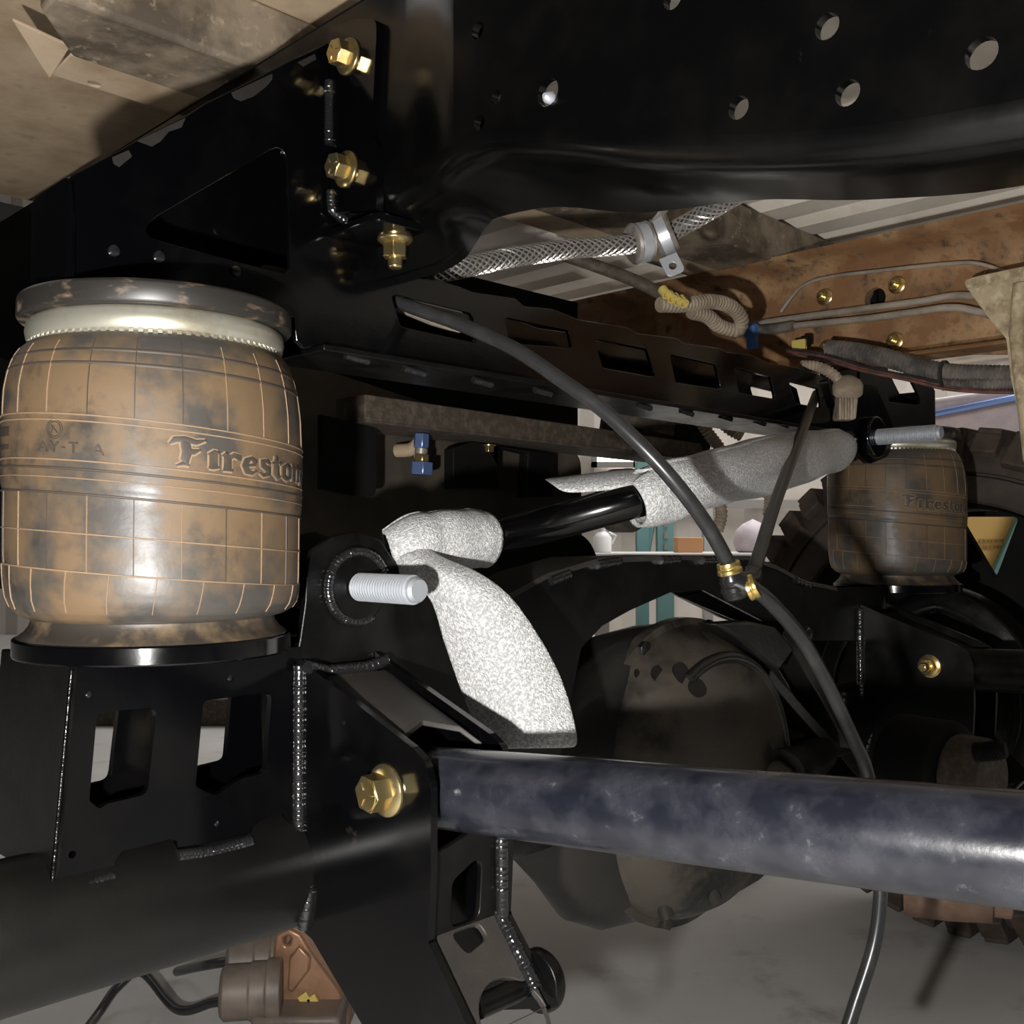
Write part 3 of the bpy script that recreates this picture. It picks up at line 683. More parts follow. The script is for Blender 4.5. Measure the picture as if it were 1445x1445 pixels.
# lower web between the plates: curved top, slot, big round hole
tw0, zw0 = PS(607, 1235, S1); tw1, zw1 = PS(604, 1330, S1); tw2, zw2 = PS(672, 1475, S1)
n1 = (tw1 - .004)
lpw = []
for k in range(9):
    q = k / 8; lpw.append((S1 + .006 + (S2 - S1 - .006) * q, zw0 + .012 - .0 + .026 * q * q))
lo2 = [(S2, zw1), (S1 + .006, zw1)]
slot = [tuple(p) for p in fillet([Vector((S1 + .026, zw0 - .012)), Vector((S1 + .055, zw0 + .002)), Vector((S1 + .052, zw1 + .002)), Vector((S1 + .024, zw1 + .0015))], .008)]
obj('bracket_web', plateT([lpw + lo2, slot], tw0 - .006, 0.005), M_satin, ax, bevel=0.0008)
# slanted continuation of that web
sl = Vector((tw2 - tw1, zw2 - zw1)); Ls = sl.length; sl /= Ls
def W(s, d): return P(s, tw1 - .006 + sl.x * d, zw1 + sl.y * d)
nrm = (av.cross(W(0, 1) - W(0, 0))).normalized()
if nrm.dot(lv) < 0: nrm = -nrm
outl = [(S1 + .006, 0), (S2, 0), (S2, Ls), (S1 + .006, Ls)]
h1 = fillet([Vector((S1 + .024, .002)), Vector((S1 + .052, .002)), Vector((S1 + .054, .014)), Vector((S1 + .03, .02))], .006)
h2 = circ(((S1 + S2) / 2 + .006, .071), .029, 28)
mb = MB().prism([[W(*q) for q in outl], [W(*q) for q in h1], [W(*q) for q in h2]], -nrm * .005)
obj('bracket_web', mb, M_dusty, ax, bevel=0.0008)
obj('weld_bead', weld([P(S2 - .002, tw0 - .004, zw0 + .034), P(S2 - .002, tw0 - .003, zw1), W(S2 - .002, .0) + nrm * .002, W(S2 - .003, .035) + nrm * .002, W(S2 - .004, .06) + nrm * .002], .005), M_weld, ax)
t_, z_ = PS(546, 1115, S1); hexbolt(P(S1, t_, z_), -av, 0.0135, 0.0185, ax, M_zinc, label='large yellow zinc bolt through the link bracket')
t_, z_ = PS(790, 1385, S2 + .02)
obj('bushing_washer', MB().lathe([(0, .006), (0, .0215), (.003, .0225), (.008, .0225), (.011, .0205), (.011, .006)], P(S2 + .006, t_ - .012, z_), av, 32, close=True), M_satin, ax, bevel=.0006)
obj('bushing_sleeve', MB().tube([P(S2 - .05, t_ - .012, z_), P(S2 + .012, t_ - .012, z_)], .008, 20), M_satin, ax)
# far link bracket, mirrored about the truck's middle
F1, F2 = SFAR - S2, SFAR - S1
o3 = [(t, z) for t, z in pxS(op, S1)]
for s_ in (F1 - .006, F2):
    obj('link_bracket_plate', plateS([[tuple(p) for p in fillet([Vector(q) for q in o3], [0, 0, .012, .012, .012, 0, .006, 0, 0, .01, .01, 0])]], s_, 0.006), M_satin, ax, bevel=0.0012)
mb = MB().prism([[P(F1, ta, za - .006), P(F2, ta, za - .006), P(F2, tb + .01, zb - .014), P(F1, tb + .01, zb - .014)]], (0, 0, -.005)); obj('bracket_gusset', mb, M_satin, ax)
obj('weld_bead', weld([P(F1 - .007, q.x, q.y) for q in catmull([Vector((*q, 0)) for q in wt], 30)], .0055), M_weld, ax)
t_, z_ = PS(1312, 940, F1 - .006)
hexbolt(P(F1 - .006, t_, z_), -av, 0.0115, 0.012, ax, M_zinc, 'flange_nut', tip=.014, marks=False, label='yellow zinc nut with hollow stud end')
# far pedestal plate
fp = [(SFAR - s, z) for s, z in lo_out]
obj('pedestal_front_plate', plateT([fp, [(SFAR - s, z) for s, z in wA], [(SFAR - s, z) for s, z in wB]], TL, 0.006), M_black, ax, bevel=0.0011)

# differential
DC = P(0.624, 0, ZA)
dp = [(-.16, .03), (-.15, .07), (-.10, .10), (-.05, .14), (.0, .163), (.018, .168), (.02, .174), (.034, .174), (.036, .166), (.05, .16), (.075, .145), (.092, .118), (.1, .08), (.104, .04), (.105, .0)]
obj('differential_housing', MB().lathe(dp, DC, lv, 72, xdir=zv), M_cover, ax, smooth=35, bevel=.0)
# raised ring on the cover and cast ribs
obj('cover_rib', MB().tube([DC + lv * (.083) + .132 * (math.cos(a) * av + math.sin(a) * zv) for a in [math.radians(x) for x in range(-20, 125, 5)]], .007, 10), M_diff, ax)
for ang in (30, 75, 120, 165, 210, 255, 300, 345):
    a = math.radians(ang); d = math.cos(a) * av + math.sin(a) * zv
    obj('cover_bolt', MB().lathe([(0, .009), (.006, .0088), (.007, .006)], DC + lv * .034 + d * .1665, lv, 6), M_diff, ax, bevel=.0005)
for (s0_, z0_, s1_, z1_) in ((-.09, -.02, -.02, -.13), (-.13, .03, -.075, -.14)):
    obj('cover_rib', MB().tube([P(.624 + s0_, .075 if s0_ > -.1 else .045, ZA + z0_), P(.624 + s1_, .085 if s1_ > -.05 else .06, ZA + z1_)], .008, 10), M_diff, ax)
# filler boss and snout on the cover
obj('cover_boss', MB().lathe([(0, .042), (.03, .04), (.045, .03), (.05, .0)], P(.70, .075, ZA - .03), (lv + av * .5).normalized(), 28), M_diff, ax, bevel=.002)
obj('cover_boss', MB().tube([P(.715, .1, ZA - .01), P(.80, .08, ZA - .015), P(.90, .05, ZA - .02)], [.03, .026, .024], 20), M_diff, ax)
obj('lower_lobe', MB().lathe([(-.06, .05), (-.02, .1), (.03, .115), (.05, .1), (.06, .05), (.062, 0)], P(.735, .0, ZA - .052), lv, 40), M_diff, ax, smooth=50)
obj('carrier_neck', MB().lathe([(-.25, .052), (-.21, .09), (-.17, .135), (-.12, .158), (-.05, .166), (.05, .166), (.12, .158), (.18, .13), (.23, .085), (.27, .052)], DC, av, 56, xdir=zv, warp=lambda p: p - lv * (p - DC).dot(lv) * .62), M_diff, ax, smooth=50)
# cast tab at the upper right of the cover and flange strips beside it
tb2 = pxT([(1000, 880), (1050, 876), (1085, 884), (1112, 915), (1090, 946), (1066, 930), (1030, 900)], .07)
obj('cast_tab', plateT([tb2], .08, .03), M_diff, ax, bevel=.004, smooth=60)
for (u0, v0, u1, v1, wd) in ((1095, 885, 1190, 1045, .012), (1070, 950, 1160, 1050, .008)):
    s_, z_ = PT(u0, v0, .045); s2, z2 = PT(u1, v1, .045)
    d = (P(s2, .045, z2) - P(s_, .045, z_)); nn = d.cross(lv).normalized()
    obj('cast_flange', MB().box((P(s_, .04, z_) + P(s2, .04, z2)) / 2, d / 2, nn * wd, lv * .02), M_diff, ax, bevel=.002)
for (u, v) in ((1130, 895), (1180, 985)):
    s_, z_ = PT(u, v, .05); obj('cast_nut', MB().lathe([(0, .011), (.012, .0105), (.014, .007)], P(s_, .05, z_), lv, 6), M_weld, ax, bevel=.0006)
# wiped finger marks on the dusty cover
for (u, v, rx, rz) in ((900, 953, 4, 9), (929, 953, 10, 14), (962, 950, 14, 16), (984, 971, 16, 14)):
    best = None
    for i in range(200):
        t = .02 + .0005 * i; s_, z_ = PT(u, v, t); r_ = math.hypot(s_ - .624, z_ - ZA)
        rp = 0
        for (h0, r0), (h1_, r1_) in zip(dp, dp[1:]):
            if h0 <= t <= h1_: rp = r0 + (r1_ - r0) * (t - h0) / (h1_ - h0)
        if r_ <= rp: best = (s_, t, z_); 
    if best:
        s_, t, z_ = best; c = P(s_, t, z_); dep = c.y; rad_d = (av * (s_ - .624) + zv * (z_ - ZA)).normalized(); nn = (lv * .9 + rad_d * .45).normalized(); tx = zv.cross(nn).normalized(); ty = nn.cross(tx)
        obj('finger_mark', MB().prism([[c + nn * .0006 + tx * (rx * dep / F * math.cos(k * PI / 8)) + ty * (rz * dep / F * math.sin(k * PI / 8)) for k in range(16)]], -nn * .003), M_thumb, ax)

# ================================================================== link arms
L0 = P(.140, .115, -.1855); dl = Vector((1.288, -1.0, .113)).normalized()
ln = thing('link_arm', L0, 'thick blue-black link tube with scuffed dusty skin bolted into the near bracket', 'link arm')
obj('tube', MB().tube([L0 + dl * .01, L0 + dl * .9], .0292, 64), M_link, ln, smooth=60)
obj('bushing', MB().tube([L0 - av * .031 - lv * .0, L0 + av * .031], .027, 40), M_satin, ln, bevel=.001)
L1 = P(SFAR - .140, .115, -.1855); d1 = (lv * 1.618 - av * .2 + zv * .113).normalized()
lf = thing('link_arm', L1, 'dark link tube bolted into the far bracket beyond the differential', 'link arm')
obj('tube', MB().tube([L1 + d1 * .01, L1 + d1 * .75], .0292, 48), M_satin, lf, smooth=60)
obj('bushing', MB().tube([L1 - av * .031, L1 + av * .031], .027, 32), M_satin, lf, bevel=.001)

# ================================================================== track bar with its two threaded studs
e0 = ec; e1 = P(es, TU + .006, ez)
tbp = catmull([P(.20, -.005, -.030), PD(640, 775, .955), PD(700, 759, .965), PD(800, 732, .935), PD(900, 705, .925), PD(960, 690, .95), PD(1050, 664, 1.06), PD(1130, 645, 1.27), PD(1186, 633, 1.46)], 10)
tb_ = thing('track_bar', tbp[0], 'gloss black bar reaching across the truck between two threaded studs', 'bar')
obj('tube', MB().tube(tbp, [.0152 + .0012 * min(1, i / 30) for i in range(len(tbp))], 40), M_black, tb_, smooth=60)
stud(ec - lv * .02, ec + lv * .082, .0118, .0034, tb_, M_steel, label='bright threaded stud standing out of the welded eye')
stud(e1 - lv * .02, e1 + lv * .105, .0118, .0034, tb_, M_steel, label='bright threaded stud in front of the far air spring')
obj('end_eye', MB().tube([ec - lv * .06, ec - lv * .008], .025, 32), M_black, tb_, bevel=.001)
obj('stud_washer', MB().lathe([(0, .011), (0, .030), (.004, .031), (.010, .031), (.012, .029), (.012, .011)], e1 + lv * .001, lv, 36, close=True), M_black, tb_, bevel=.0008, label='black cup washer on the far stud')
obj('end_eye', MB().tube([e1 - lv * .06, e1 - lv * .008], .022, 32), M_black, tb_, bevel=.001)

# ================================================================== foam wraps
def foam_tube(path, rad, seed, th0=0.0, th1=2 * PI, seg=30, wob=.06):
    rnd = random.Random(seed); pts = [Vector(p) for p in path]; n = len(pts); rows_ = []
    ph = [rnd.uniform(0, 6) for _ in range(6)]
    u_ = None
    for i in range(n):
        T = (pts[min(i + 1, n - 1)] - pts[max(0, i - 1)]).normalized()
        if u_ is None: u_ = (zv - T * zv.dot(T)).normalized()
        u_ = (u_ - T * u_.dot(T)).normalized(); w_ = T.cross(u_); row = []
        a0, a1 = (th0(i / (n - 1)), th1(i / (n - 1))) if callable(th0) else (th0, th1)
        for k in range(seg + 1):
            a = a0 + (a1 - a0) * k / seg
            r = rad[i] * (1 + wob * (math.sin(3 * a + ph[0] + i * .35) * .5 + math.sin(2 * a - i * .22 + ph[1]) * .5) + .02 * math.sin(i * .9 + ph[2])) + .0012 * k / seg
            row.append(pts[i] + r * (math.cos(a) * u_ + math.sin(a) * w_))
        rows_.append(row)
    return MB().grid(rows_)
fw = thing('foam_wrap', PD(600, 800, .93), 'white foam sheet on the near bar end with a long strip hanging down', 'foam wrap')
pa = [PD(548, 775, .905), PD(575, 768, .91), PD(605, 766, .925), PD(640, 763, .94), PD(665, 761, .955), PD(684, 760, .965)]
pa = catmull(pa, 5)
ra = [.015 + .011 * min(1, i / 8) for i in range(len(pa))]
obj('wound_sheet', foam_tube(pa, ra, 3), M_foam, fw, solid=.003, smooth=70)
# hanging strip: rows of (left px, right px, distances)
rowsS = [((548, 790), (600, 770), .905, .90), ((556, 806), (628, 790), .895, .885), ((575, 818), (662, 800), .885, .875), ((600, 834), (700, 822), .878, .868), ((614, 858), (730, 850), .876, .866), ((622, 895), (755, 888), .878, .868), ((636, 935), (778, 925), .882, .872), ((650, 975), (797, 965), .880, .868), ((664, 1010), (808, 1005), .876, .862), ((672, 1040), (814, 1030), .872, .858), ((686, 1058), (817, 1056), .87, .856)]
rw = []
for (l, r, d0, d1_) in rowsS:
    row = []
    for k in range(9):
        q = k / 8; bulge = .016 * math.sin(PI * q); row.append(PD(l[0] + (r[0] - l[0]) * q, l[1] + (r[1] - l[1]) * q, d0 + (d1_ - d0) * q - bulge))
    rw.append(row)
obj('hanging_strip', MB().grid(rw), M_foam, fw, solid=.003, smooth=70, sub=2)
ff = thing('foam_wrap', PD(1040, 665, 1.3), 'white foam sheet wrapped round the far end of the black bar', 'foam wrap')
pb = catmull([PD(893, 710, .925), PD(930, 697, .935), PD(985, 682, .965), PD(1050, 664, 1.06), PD(1110, 650, 1.21), PD(1160, 639, 1.36), PD(1188, 633, 1.45)], 7)
rb = [.0215 + .0075 * min(1, i / 22) + .002 * math.sin(i * .3) for i in range(len(pb))]
for j, k in enumerate((.75, .88, .95)): rb[-1 - j] = .027 * k
def A0(q): return -1.15 + .5 * min(1, q * 6) * 0 + max(0, (.16 - q)) * 9
mb = foam_tube(pb, rb, 11, lambda q: .35 + max(0, .14 - q) * 1.0, lambda q: .35 + 2 * PI + .1 - max(0, .12 - q) * 24, 36, .05)
obj('wound_sheet', mb, M_foam, ff, solid=.003, smooth=70)
rw = []
for (u, v, d) in ((764, 676, .955), (800, 674, .95), (850, 667, .945), (900, 664, .94), (945, 668, .945)):
    q = (u - 764) / 180; rw.append([PD(u, v - 4 * q, d + .02), PD(u + 6, v + 2 + 3 * q, d - .01), PD(u + 20, v + 12 + 6 * q, d - .025), PD(u + 30, v + 20 + 6 * q, d - .028)])
obj('loose_flap', MB().grid(rw), M_foam, ff, solid=.0028, smooth=70, sub=2)

# ================================================================== air hoses and tee fitting
def hose(name, pts, r, m, label, cat='hose', n=14, **kw): return obj(name, MB().tube(catmull(pts, n), r, 20), m, smooth=60, label=label, cat=cat, **kw)
hose('air_hose', [PD(540, 416, .915), PD(580, 433, .895), PD(650, 458, .875), PD(725, 492, .85), (PD(790, 535, .83)), PD(850, 578, .815), PD(910, 634, .805), PD(960, 690, .805), PD(1000, 745, .815), PD(1028, 795, .83)], .0062, M_hose, 'black nylon air hose curving out of the crossmember slot to the tee fitting')
hose('air_hose', [PD(1058, 820, .86), PD(1072, 780, .90), PD(1092, 715, .98), PD(1120, 640, 1.12), PD(1152, 556, 1.47)], .0062, M_hose, 'black air hose rising straight from the tee to the far end of the crossmember')
hose('air_hose', [PD(1050, 822, .825), PD(1085, 848, .84), PD(1130, 900, .87), PD(1170, 970, .9), PD(1205, 1045, .92), PD(1222, 1085, .93), PD(1240, 1170, .93), PD(1243, 1250, .925), PD(1234, 1330, .92), PD(1206, 1420, .91), PD(1190, 1470, .905)], .0062, M_hose, 'black air hose hanging down from the tee behind the link tube to the floor side')
tf_ = thing('tee_fitting', PD(1036, 830, .83), 'black push-in tee fitting with brass collets joining three hoses', 'fitting')
q0, q1, q2 = PD(1028, 797, .83), PD(1038, 838, .832), PD(1062, 828, .828)
dd = (q1 - q0).normalized()
obj('body', MB().lathe([(.005, .0085), (.012, .0105), (.014, .0105), (.015, .0098), (.017, .0098), (.018, .0108), (.022, .0108), (.023, .0098), (.026, .0098), (.028, .009), (.03, .004)], q0, dd, 24), M_fit, tf_, bevel=.0004)
obj('branch', MB().tube([q0.lerp(q1, .6), q2 - (q2 - q1).normalized() * .004], .0098, 22), M_fit, tf_, bevel=.001)
obj('collet', MB().lathe([(-.002, .0066), (-.002, .0092), (.001, .0098), (.003, .0092), (.004, .0104), (.007, .0104), (.0085, .008)], q0, dd, 26), M_brass, tf_, bevel=.0003)
d2 = (q2 - q1).normalized()
obj('collet', MB().lathe([(-.006, .0085), (-.005, .0104), (-.002, .0104), (-.0012, .0096), (.0, .0104), (.003, .0102), (.0035, .0068)], q2, d2, 26), M_brass, tf_, bevel=.0003)
d3 = (PD(1072, 780, .90) - PD(1058, 820, .86)).normalized()
obj('branch', MB().tube([q0.lerp(q1, .75), PD(1058, 820, .86), PD(1058, 820, .86) + d3 * .012], .0092, 20), M_fit, tf_, bevel=.001)
# ================================================================== truck bed overhead
ZBED = 0.50
bed = thing('truck_bed', P(0.5, -0.3, ZBED), 'tan dusty underside of the steel truck bed with long pressed ribs', 'truck bed')
ss = []
s = 0.36
while s < 2.6:
    ss += [(s, 0), (s + .05, 0), (s + .062, .014), (s + .098, .014)]; s += .11
mb = MB().grid([[P(s_, t, ZBED + dz_) for s_, dz_ in ss] for t in (-1.5, -.8, -.1, .6, 1.3)])
obj('ribbed_floor', mb, M_bed, bed, smooth=30)
# smooth outboard panel, rolling down into the wheelhouse behind
rw = []
for t in (-.84, -.7, -.6, -.5, -.3, -.15, -.04):
    rw.append([P(s_, t, ZBED) for s_ in (-.09, .0, .1, .2, .365)])
obj('side_panel', MB().grid(rw), M_tan, bed, smooth=60)
# hat-section cross sill across both rails, its end cut at a slant, with a punched flange
ZS = .434
def ZP(u, v): p = PF(u, v, ZS); q = Vector((p.x - OX, p.y - OY, 0)); return (q.dot(av), q.dot(lv))
hp = [ZP(57, 16), ZP(66, -12), ZP(114, 0)]; hp = [ZP(57, 16), (-.04, -.102), (1.7, -.102), (1.7, -.208), ZP(100, 81)]
mb = MB().prism([[P(a, b, ZS) for a, b in hp]], zv * .066); obj('cross_sill', mb, M_hat, bed, bevel=.005, seg=3)
gp = [ZP(72, 110), ZP(100, 82), (1.7, -.209), (1.7, -.268)]
hl = [ZP(133 + 9 * math.cos(a * PI / 7), 123 + 4.5 * math.sin(a * PI / 7 + .5)) for a in range(14)]
mb = MB().prism([[P(a, b, ZS + .003) for a, b in gp], [P(a, b, ZS + .003) for a, b in hl]], zv * .003); obj('sill_flange', mb, M_tan, bed, bevel=.001)
ep = [ZP(17, 48), ZP(99, 79), ZP(70, 112)]
mb = MB().prism([[P(ep[0][0], ep[0][1], ZS + .012), P(ep[1][0], ep[1][1], ZS + .008), P(ep[2][0], ep[2][1], ZS + .0)]], zv * .003); obj('sill_end_tab', mb, M_tan, bed, bevel=.0008)
mb = MB().prism([[P(a, b, ZS) for a, b in ((0, -1.05), (1.7, -1.05), (1.7, -.92), (0, -.92))]], zv * .066); obj('cross_sill', mb, M_hat, bed, bevel=.005)
# wheelhouse liner hanging at the outboard rear, dark
rows = []
for k in range(9):
    q = k / 8; rows.append([P(s_, -.60 - .28 * math.cos(q * PI / 2) * 1.0, ZBED - .56 * q) for s_ in (-.3, -.1, .1, .5)])
lin = obj('wheelhouse_liner', MB().grid(rows), M_matt, bed, smooth=60, solid=.004)

# ================================================================== far frame rail (rusty)
SW = 1.106
rr = thing('frame_rail', P(SW, 0.1, .258), 'rusty orange brown frame rail carrying pipes and looms on the far side', 'frame rail')
t_h, z_h = PS(1237, 422, SW); dep = P(SW, t_h, z_h).y
t_k, z_k = PS(1154, 424, SW)
t_m, z_m = PS(1412, 486, SW)
web = [(-.75, .262), (.75, .262), (.75, .43), (-.75, .43)]
obj('web', plateS([web, circ((t_h, z_h), .0165, 20), circ((t_k, z_k), .004, 10), circ((t_m, z_m), .006, 10)], SW, .006), M_rust, rr)
# top flange with a soft radius, and a lower lip
rw = []
for t in [-.75 + .05 * i for i in range(31)]:
    lift = .012 * max(0, 1 - abs(t - .1) / .5)
    rw.append([P(SW, t, .40 - .0), P(SW - .006, t, .412), P(SW - .02, t, .422), P(SW - .05, t, .428), P(SW - .058, t, .436), P(SW, t, .437)])
obj('top_flange', MB().grid(rw), M_rust, rr, smooth=60)
rw = [[P(SW, t, .285), P(SW - .01, t, .27), P(SW - .05, t, .262), P(SW - .052, t, .257), P(SW, t, .256)] for t in (-.75, 0, .75)]
obj('bottom_flange', MB().grid(rw), M_rust, rr, smooth=60)
fpl = [tuple(p) for p in fillet([Vector(q) for q in pxS([(1118, 455), (1135, 402), (1180, 386), (1360, 371), (1440, 376), (1440, 500), (1118, 500)], SW - .004)], [.02, .02, .02, .01, 0, 0, .01])]
obj('doubler_plate', plateS([fpl, circ((t_h, z_h), .0165, 20), circ((t_m, z_m), .006, 10)], SW - .005, .006), M_rust, rr, bevel=.0012)
obj('hole_back', MB().lathe([(.02, .02), (.05, .03)], P(SW, t_h, z_h), av, 14), M_matt, rr)
for (u, v) in ((1164, 419), (1266, 402), (1263, 481), (1168, 491)):
    t_, z_ = PS(u, v, SW - .005); hexbolt(P(SW - .005, t_, z_), -av, .0095, .011, rr, M_zinc, 'flange_nut', tip=.006, marks=False, label='pale zinc nut on the rusty rail')

# ================================================================== pipes, looms and clips along the rusty rail
def pxs(lst, s): return [P(s, *PS(u, v, s)) for u, v in lst]
hose('brake_pipe', pxs([(1060, 458), (1120, 449), (1180, 441), (1240, 433), (1300, 425), (1350, 417), (1400, 420)], 1.085), .0052, M_pipe, 'upper of two dirty grey pipes clipped along the rusty rail', 'pipe')
hose('brake_pipe', pxs([(1100, 462), (1150, 457), (1220, 450), (1280, 442), (1340, 434), (1380, 440), (1420, 452)], 1.075), .0052, M_pipe, 'lower of two dirty grey pipes, ending in a rubber sleeve', 'pipe')
hose('vent_line', pxs([(1102, 440), (1118, 418), (1135, 402), (1170, 391), (1250, 381), (1340, 372), (1380, 372), (1420, 384)], 1.088), .0028, M_pipe, 'thin grey line bent over the top of the rusty doubler plate', 'pipe')
hose('rubber_sleeve', pxs([(1072, 466), (1095, 464), (1119, 460)], 1.068), .0082, M_loom, 'dusty dark rubber sleeve on the lower pipe beside the blue clip', 'sleeve')
bc = P(1.06, *PS(1062, 467, 1.06))
cl = thing('pipe_clip', bc, 'bright blue plastic quick-release clip on the pipe end', 'clip')
obj('collar', MB().lathe([(-.012, .010), (-.008, .0125), (.006, .0125), (.010, .0085)], bc, (lv + zv * .1).normalized(), 18), M_blue, cl, bevel=.0008)
obj('tab', MB().box(bc - zv * .016, lv * .009, av * .004, zv * .012), M_blue, cl, bevel=.001)
yc = P(1.05, *PS(1128, 487, 1.05))
yt = thing('wire_tag', yc, 'small yellow plastic wire tag with a black end', 'clip')
obj('tag_body', MB().box(yc, lv * .011, av * .004, zv * .008), M_yel, yt, bevel=.001); obj('tag_end', MB().box(yc + lv * .008 + zv * .006 + av * .006, lv * .006, av * .005, zv * .008), M_matt, yt, bevel=.001)
obj('wiring_loom', corrugated(pxs([(1168, 492), (1205, 496), (1250, 505), (1300, 519), (1345, 527), (1400, 529), (1440, 530)], 1.03), .0125, .0056, .16), M_loom, label='thick grey corrugated wiring loom bowing along the rusty rail', cat='wiring loom', smooth=0)
obj('wiring_loom', corrugated(pxs([(1330, 542), (1360, 543), (1400, 542), (1440, 541)], 1.025), .0085, .0046, .14), M_loom, label='thinner corrugated loom tied beneath the thick one', cat='wiring loom', smooth=0)
for k in range(3):
    hose('signal_wire', pxs([(1110, 494 + 2 * k), (1165, 500 + 4 * k), (1220, 518 + 3 * k), (1280, 530 + 3 * k), (1330, 540 + 4 * k), (1380, 549 + 2 * k), (1440, 550 + 2 * k)], 1.022 - .004 * k), .0022, M_redwire if k else M_hose, 'thin dusty wire, one of three, running below the corrugated loom', 'wire', group='wires below the loom')
tie = P(1.02, *PS(1333, 528, 1.02)); obj('cable_tie', MB().lathe([(-.002, .0185), (.002, .0185), (.002, .0172), (-.002, .0172)], tie, (lv + zv * -.05).normalized(), 24, close=True), M_hose, label='black cable tie strapped round the two looms', cat='cable tie')
# braided hose and its clamps
bp_ = catmull([PD(606, 386, .985), PD(650, 378, 1.0), PD(720, 364, 1.03), PD(800, 352, 1.06), PD(880, 346, 1.08), PD(925, 337, 1.09), PD(965, 318, 1.08), PD(1010, 292, 1.06), PD(1060, 262, 1.03)], 14)
bh = thing('braided_hose', bp_[0], 'steel braided hose passing through two rubber lined clamps below the rail', 'hose')
obj('hose_core', MB().tube(bp_, .0092, 20), M_braidcore, bh)
mb = MB(); L_tot = sum((b - a).length for a, b in zip(bp_, bp_[1:])); NP = 260
acc = [0]
for a, b in zip(bp_, bp_[1:]): acc.append(acc[-1] + (b - a).length)
def at_len(d):
    for i in range(len(acc) - 1):
        if d <= acc[i + 1]: return bp_[i].lerp(bp_[i + 1], (d - acc[i]) / (acc[i + 1] - acc[i])), (bp_[i + 1] - bp_[i]).normalized()
    return bp_[-1], (bp_[-1] - bp_[-2]).normalized()
smp = [at_len(L_tot * i / NP) for i in range(NP + 1)]
for sg in (1, -1):
    for k in range(9):
        pts = []
        for i, (p, T) in enumerate(smp):
            u_ = (zv - T * zv.dot(T)).normalized(); w_ = T.cross(u_); a = sg * (L_tot * i / NP) / .0115 + 2 * PI * k / 9
            pts.append(p + .0096 * (math.cos(a) * u_ + math.sin(a) * w_))
        mb.tube(pts, .00105, 4, caps=False)
obj('braid', mb, M_braid, bh, smooth=0)
for j, (u, v, dpt, tl) in enumerate(((905, 342, 1.085, (.8, .35)), (937, 334, 1.085, (.9, .35)))):
    c = PD(u, v, dpt); p_, T = min(((q, t) for q, t in smp), key=lambda x: (x[0] - c).length)
    hc = thing('hose_clamp', p_, ('rubber lined steel clamp round the braided hose, without a foot' if j == 0 else 'rubber lined steel clamp with a drilled silver foot on the braided hose'), 'clamp')
    obj('rubber_lining', MB().lathe([(-.0105, .011), (-.0105, .0195), (-.008, .022), (-.006, .0198), (.006, .0198), (.008, .022), (.0105, .0195), (.0105, .011)], p_, T, 32, close=True), M_grey, hc, smooth=40)
    obj('band', MB().lathe([(-.0055, .0195), (-.0055, .0212), (.0055, .0212), (.0055, .0195)], p_, T, 32, close=True), M_steel, hc)
    if j == 1:
        a = PD(942, 362, 1.07); b = PD(955, 388, 1.065); d = (b - a); sd = d.cross(Vector((0, 1, 0))).normalized(); nn = d.cross(sd).normalized(); dn_ = d.normalized(); L_ = d.length
        pl_ = fillet([Vector((-.01, 0)), Vector((.01, 0)), Vector((.01, L_)), Vector((-.01, L_))], [0, 0, .006, .006])
        lp_ = [[a + sd * q.x + dn_ * q.y for q in pl_], [a + sd * x + dn_ * y for x, y in circ((0, L_ * .55), .0042, 14)]]
        obj('foot', MB().prism(lp_, nn * .002), M_steel, hc, bevel=.0003)
    else:
        obj('end_tongue', MB().box(PD(930, 305, 1.075), (PD(937, 296, 1.07) - PD(920, 315, 1.08)) / 2, Vector((.004, .004, 0)), Vector((.002, 0, .002))), M_grey, hc, bevel=.0006)
# muddy loom loop, spring clips, and a shaded tube above the crossmember
obj('muddy_loom', corrugated([PD(930, 430, 1.28), PD(965, 430, 1.3), PD(1000, 425, 1.33), PD(1030, 432, 1.36), PD(1046, 450, 1.38), PD(1040, 466, 1.39), PD(1015, 460, 1.38), PD(998, 446, 1.36), PD(975, 440, 1.34)], .0095, .006, .12), M_tanloom, label='mud caked corrugated tube curled in a loop behind the crossmember', cat='tube', smooth=30)
for k, (u, v) in enumerate(((937, 411), (945, 417), (953, 421), (962, 424))):
    c = PD(u, v, 1.255 + .006 * k); obj('spring_clip', MB().lathe([(-.004, .0045), (-.004, .0062), (.008, .0062), (.008, .0045)], c, Vector((.3, -.5, -.6)), 16, close=True), M_yel, label='small olive yellow ring, one of a row on the muddy tube', cat='ring', group='rings on the muddy tube')
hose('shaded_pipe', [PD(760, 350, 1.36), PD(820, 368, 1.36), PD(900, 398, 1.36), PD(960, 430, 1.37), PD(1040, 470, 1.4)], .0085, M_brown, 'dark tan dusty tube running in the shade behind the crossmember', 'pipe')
hose('bracket_hose', [P(.07, -.05, .232), P(.11, -.03, .226), P(.2, 0, .215), P(.3, .0, .2)], .006, M_pipe, 'grey hose end seen inside the triangular bracket window', 'hose')
obj('hose_ferrule', MB().lathe([(-.022, .007), (-.02, .011), (-.004, .010), (-.002, .0115), (.008, .0115), (.01, .008)], P(.085, -.043, .23), (P(.11, -.03, .226) - P(.07, -.05, .232)).normalized(), 18), M_grey, label='grey ribbed ferrule inside the triangular bracket window', cat='ferrule')

